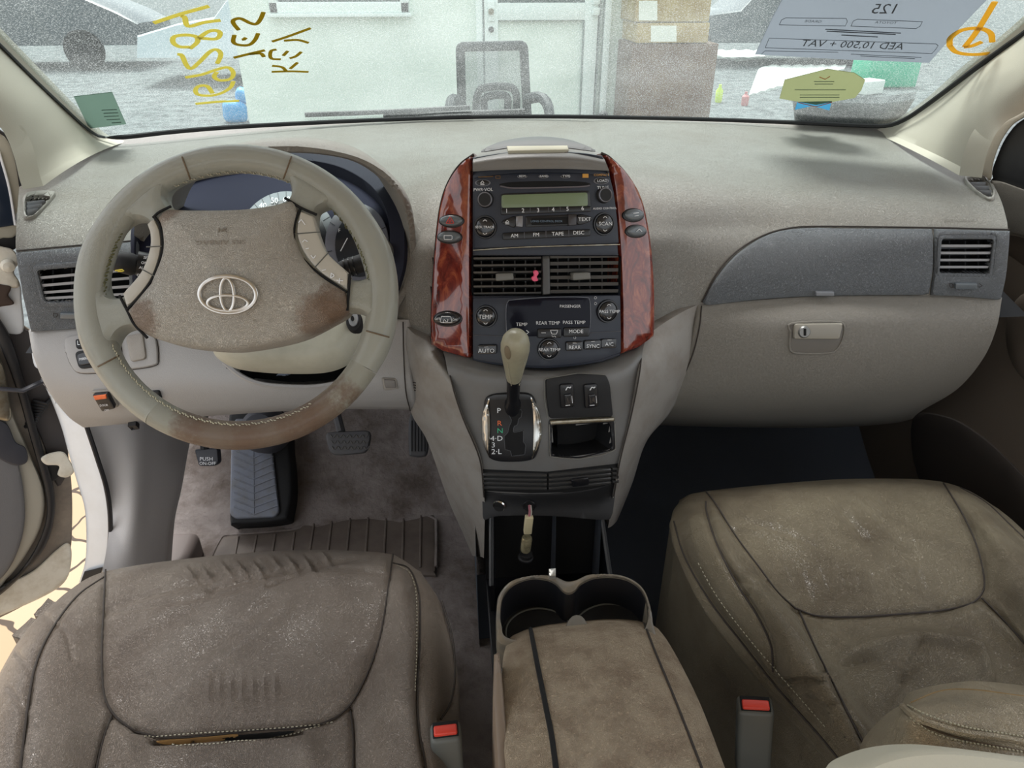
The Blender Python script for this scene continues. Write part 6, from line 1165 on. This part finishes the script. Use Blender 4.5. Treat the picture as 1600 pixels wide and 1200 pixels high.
def wrD(Q):
    x, y = Q[:, 0], Q[:, 1]; w = np.zeros(len(Q))
    for k in range(9):      # short creases near the front edge
        cx, cy = 300+k*26, 905-k*3+6*math.sin(k*2.1); u = (x-cx)*.55+(y-cy)*.83; v = (x-cx)*.83-(y-cy)*.55; w += .0032*np.exp(-(v/3.5)**2-(u/15)**2)-.0032*np.exp(-((v-7)/3.5)**2-(u/15)**2)
    for x0, y0, x1, y1, s in ((165, 955, 330, 915, 5), (330, 930, 590, 868, 4), (170, 1050, 330, 930, 14), (200, 1100, 420, 960, 18)): d = segdist(Q, [(x0, y0), (x1, y1)], False); w -= .0026*np.exp(-(d/s)**2)
    for k in range(7): cx = 330+k*17; w += .002*np.exp(-((x-cx)/4)**2-((y-1085+k)/20)**2)
    d = segdist(Q, [(240, 1160), (330, 1152), (470, 1145)], False); w -= .012*np.exp(-(d/5)**2)
    w += .006*np.exp(-((x-200)/26)**2-((y-1175)/30)**2)+.006*np.exp(-((x-480)/22)**2-((y-1180)/30)**2); w *= 1.7
    for pl, a, s in (([(420, 925), (500, 895), (590, 872)], -.004, 3), ([(165, 960), (240, 955), (330, 940), (420, 915)], -.003, 4), ([(430, 905), (520, 897), (600, 900)], -.002, 3), ([(540, 1060), (600, 980), (612, 920)], .004, 18), ([(620, 920), (640, 1000), (630, 1100)], .006, 14), ([(70, 960), (100, 990), (110, 1040)], -.003, 4), ([(30, 1020), (50, 1060), (45, 1100)], -.003, 4), ([(20, 1080), (40, 1120), (30, 1170)], -.003, 4), ([(250, 1120), (320, 1060), (400, 1000), (440, 960)], .004, 16), ([(200, 1010), (260, 970), (320, 940)], .004, 12)):
        d = segdist(Q, cat(pl), False); w += a*np.exp(-(d/s)**2)
    for k in range(10): x0 = 300+k*24; d = segdist(Q, [(x0, 925-k*3), (x0+16, 898-k*2)], False); w -= .0014*np.exp(-(d/2.6)**2)
    return w
dsx, SD = seat('driver_seat', "driver's brown leather seat cushion with a torn front seam", rowsD, seamD, None, SEATL, (-.46, .55, .42), wr=wrD)
b = MB(); patch_mb(b, cat([(245, 1158), (300, 1152), (370, 1147), (350, 1155), (280, 1162)], True, 4), OffS(SD, .001), h=.0008, dep=.004, bev=0, step=5); b.build('exposed_foam', M('tan_foam', (178, 140, 88), .9), dsx)
b = MB(); patch_mb(b, cat([(345, 1152), (400, 1146), (460, 1142), (420, 1151), (370, 1156)], True, 4), OffS(SD, .001), h=.0008, dep=.004, bev=0, step=5); b.build('seam_tear', VOID, dsx)
def dash_st(SS, pts, n, m, par, r=.0007, h=.0012, name='stitching'):
    P = resamp(cat(pts, False, 8), n*2); b = MB()
    for i in range(0, 2*n-1, 2): A_, n1 = SS.hit(*P[i]); B_, n2 = SS.hit(*P[i+1]); b.add(*tube([A_+n1*h, B_+n2*h], r, 5))
    b.build(name, m, par)
dash_st(SD, [(250, 1165), (330, 1162), (420, 1153), (500, 1136)], 40, THREAD, dsx); dash_st(SD, [(225, 1152), (300, 1145), (400, 1139), (520, 1130)], 44, THREAD, dsx); dash_st(SD, [(620, 884), (640, 897), (649, 930), (650, 1000), (647, 1080)], 40, THREAD, dsx)
MB().add(*box((-.47, .72, .50), (.50, .42, .12), b=.03)).build('seat_base', DOORD, dsx)
rowsP = [[(1064, 780, .775), (1085, 771, .79), (1150, 762, .80), (1250, 753, .81), (1340, 748, .815), (1450, 750, .812), (1510, 765, .80), (1560, 795, .785)],
         [(1052, 806, .785), (1098, 792, .815), (1160, 785, .825), (1260, 775, .83), (1350, 768, .832), (1460, 770, .83), (1530, 785, .825), (1590, 820, .79)],
         [(1057, 862, .79), (1125, 850, .86), (1180, 850, .83), (1280, 845, .835), (1380, 840, .838), (1510, 835, .832), (1570, 850, .85), (1650, 880, .79)],
         [(1095, 945, .79), (1190, 930, .88), (1240, 935, .83), (1320, 935, .83), (1420, 930, .832), (1532, 915, .83), (1620, 930, .86), (1720, 960, .79)],
         [(1150, 1020, .79), (1250, 1010, .89), (1300, 1030, .83), (1370, 1030, .82), (1470, 1020, .82), (1570, 990, .83), (1680, 1000, .87), (1790, 1040, .79)],
         [(1250, 1140, .79), (1320, 1110, .89), (1370, 1140, .83), (1440, 1140, .815), (1540, 1130, .81), (1640, 1090, .82), (1760, 1100, .87), (1860, 1140, .79)],
         [(1340, 1240, .79), (1390, 1230, .88), (1430, 1240, .82), (1500, 1240, .81), (1600, 1230, .81), (1700, 1200, .82), (1830, 1200, .87), (1930, 1240, .79)]]
seamP = [[(1103, 768), (1120, 790), (1150, 838), (1185, 885), (1215, 925), (1242, 950)], [(1242, 950), (1275, 962), (1330, 964), (1400, 960), (1470, 954), (1515, 944), (1535, 925), (1537, 900), (1527, 855), (1505, 805), (1474, 755)],
         [(1103, 784), (1104, 800), (1120, 850), (1150, 910), (1185, 965), (1205, 1010), (1208, 1050)], [(1249, 955), (1275, 1015), (1310, 1085), (1348, 1158)], [(1535, 935), (1560, 960), (1600, 1005), (1650, 1060)],
         [(1053, 815), (1070, 870), (1110, 940), (1160, 1005), (1215, 1075), (1290, 1160), (1340, 1225)], [(1500, 762), (1540, 785), (1580, 822), (1640, 880)]]
def wrP(Q):
    x, y = Q[:, 0], Q[:, 1]; w = np.zeros(len(Q))
    for x0, y0, x1, y1, s, a in ((1300, 790, 1350, 850, 7, .003), (1345, 785, 1400, 850, 6, .0025), (1380, 790, 1420, 880, 8, .002), (1420, 850, 1440, 930, 5, .002), (1270, 1050, 1400, 1030, 10, .0025), (1410, 1060, 1440, 1010, 9, .0015), (1440, 1005, 1530, 1020, 8, -.004), (1380, 1100, 1430, 1040, 8, .002), (1150, 905, 1205, 925, 4, .002), (1160, 880, 1200, 905, 4, .002), (1200, 1060, 1280, 1065, 5, .003), (1500, 940, 1590, 1010, 9, -.004)): d = segdist(Q, [(x0, y0), (x1, y1)], False); w -= a*np.exp(-(d/s)**2)
    w *= 1.9
    for k in range(12): x0 = 1225+k*26; y0 = 905+4*math.sin(k*1.7); d = segdist(Q, [(x0, y0-12), (x0+14, y0+26)], False); w -= .0016*np.exp(-(d/2.6)**2)
    for k in range(7): d = segdist(Q, [(1150+k*13, 812+k*4), (1190+k*16, 826+k*7)], False); w -= .0010*np.exp(-(d/2.4)**2)
    for pl, a, s in (([(1290, 1060), (1340, 1022), (1420, 1000), (1490, 1006), (1530, 1030), (1538, 1062)], .008, 11), ([(1275, 985), (1300, 1005), (1320, 1020)], .005, 12), ([(1436, 1012), (1418, 1040), (1405, 1070)], -.003, 4), ([(1310, 1045), (1360, 1035), (1410, 1042)], -.004, 5), ([(1230, 1065), (1262, 1060), (1292, 1068)], -.004, 3), ([(1140, 900), (1170, 893), (1200, 905)], -.003, 3), ([(1160, 930), (1190, 925), (1215, 938)], -.003, 3), ([(1255, 1090), (1285, 1098), (1315, 1100)], -.003, 3), ([(1505, 965), (1545, 975), (1590, 1000)], .007, 14)):
        d = segdist(Q, cat(pl), False); w += a*np.exp(-(d/s)**2)
    return w
ps, SPS = seat('passenger_seat', 'creased leather passenger seat with a pale folded backrest bolster', rowsP, seamP, None, SEATR, (.46, .6, .42), wr=wrP)
dash_st(SPS, [(1092, 880), (1120, 930), (1165, 990), (1220, 1055), (1290, 1135)], 46, THREAD, ps)
SV = leather('seat_side_leather', (92, 86, 74), (70, 64, 54), 7)
rV = [[(1053, 868, .74), (1100, 950, .74), (1160, 1025, .74), (1240, 1120, .74), (1330, 1225, .74)], [(1038, 885, .66), (1060, 980, .64), (1110, 1060, .64), (1190, 1150, .64), (1270, 1240, .64)], [(1030, 950, .56), (1045, 1030, .52), (1080, 1110, .5), (1150, 1200, .5), (1200, 1280, .5)]]
GV = grid(rV, 40, 20, 'z'); skin('seat_valance', GV, SV, ps, back=(.03, 0, -.03))
MB().add(*box((.48, .74, .50), (.46, .40, .12), b=.03)).build('seat_base', DOORD, ps)
# passenger backrest: lower bolster seen from above
rB = [[(1345, 1215, .40), (1352, 1165, .41), (1380, 1130, .42), (1412, 1100, .425), (1430, 1085, .43), (1500, 1072, .43), (1560, 1073, .43), (1700, 1090, .43)],
      [(1350, 1225, .38), (1375, 1170, .385), (1400, 1135, .39), (1420, 1108, .39), (1460, 1100, .385), (1520, 1097, .38), (1580, 1100, .38), (1700, 1115, .38)],
      [(1355, 1235, .36), (1395, 1180, .36), (1415, 1145, .365), (1425, 1120, .36), (1475, 1125, .35), (1530, 1128, .35), (1590, 1140, .35), (1700, 1150, .35)],
      [(1360, 1240, .35), (1400, 1190, .35), (1425, 1160, .35), (1470, 1160, .34), (1520, 1165, .335), (1570, 1172, .33), (1620, 1180, .33), (1700, 1190, .33)],
      [(1370, 1260, .34), (1410, 1230, .335), (1450, 1215, .33), (1500, 1215, .32), (1550, 1220, .315), (1600, 1230, .31), (1650, 1235, .31), (1720, 1250, .31)]]
GB = grid(rB, 90, 50); Qb = proj(GB.reshape(-1, 3)); Nb = gnormals(GB)
pipe = [(1412, 1106), (1440, 1125), (1500, 1142), (1560, 1153), (1640, 1170)]; pip2 = [(1418, 1114), (1450, 1137), (1510, 1156), (1570, 1168), (1640, 1182)]
dB = -.003*np.exp(-(segdist(Qb, cat(pip2), False)/4)**2)+.004*(1-np.exp(-segdist(Qb, cat(pipe), False)/14)); GB2 = GB+Nb*dB.reshape(50, 90, 1)
bk = skin('backrest', GB2, SEATB, ps, back=(0, -.10, -.12)); SBk = gsurf(GB2)
line('piping', pipe, SBk, SEATB, ps, r=.0032, h=.0015); line('bolster_seam', pip2, SBk, M('brown_seam', (84, 70, 54), .8), ps, r=.0010); line('bolster_seam', [(1424, 1098), (1470, 1080), (1520, 1078), (1600, 1088)], SBk, M('tan_seam', (134, 112, 76), .8), ps, r=.0010); dash_st(SBk, [(1420, 1103), (1450, 1119), (1510, 1136), (1620, 1155)], 34, THREADW, ps); dash_st(SBk, [(1424, 1123), (1470, 1150), (1540, 1166), (1620, 1180)], 34, THREADW, ps)
patch('backrest_panel', cat([(1338, 1210), (1370, 1188), (1420, 1174), (1480, 1170), (1550, 1176), (1620, 1186), (1700, 1200), (1700, 1260), (1338, 1260)], True, 5), PlaneS(atY(1480, 1180, .30), (0, -.6, .8)), SEATV, ps, h=0, dep=.05, bev=9, bh=.012, step=14)
# ---- buckles
def buckle(px, py, z, label, w, h_, rot, out, tip):
    c = atZ(px, py, z); t = thing('seat_belt_buckle', label, 'seat belt buckle', c-[0, 0, .2], 'front seat belt buckles'); R = rotm(*rot)
    MB().add(*box(c-R@np.array([0, 0, h_/2]), (w, .026, h_), R, b=.006)).build('buckle_body', BUCK, t)
    MB().add(*box(c+R@np.array([0, 0, .0005]), (w*.82, .019, .003), R, b=.001)).build('buckle_slot', VOID, t); MB().add(*box(c+R@np.array([0, -.0035, .003]), (w*.74, .0115, .006), R, b=.002)).build('release_button', REDB, t)
    MB().add(*tube([c-R@np.array([0, 0, h_]), c-R@np.array([0, 0, h_+.14])], .011, 8, flat=.4)).build('buckle_stalk', BLACKM, t)
    return t
buckle(696, 1140, .89, "grey seat belt buckle with red button beside the driver's seat", .034, .10, (math.radians(-5), 0, .05), None, None)
buckle(1180, 1100, .84, 'grey seat belt buckle with red button between armrest and passenger seat', .042, .13, (math.radians(2), -.14, -.25), None, None)
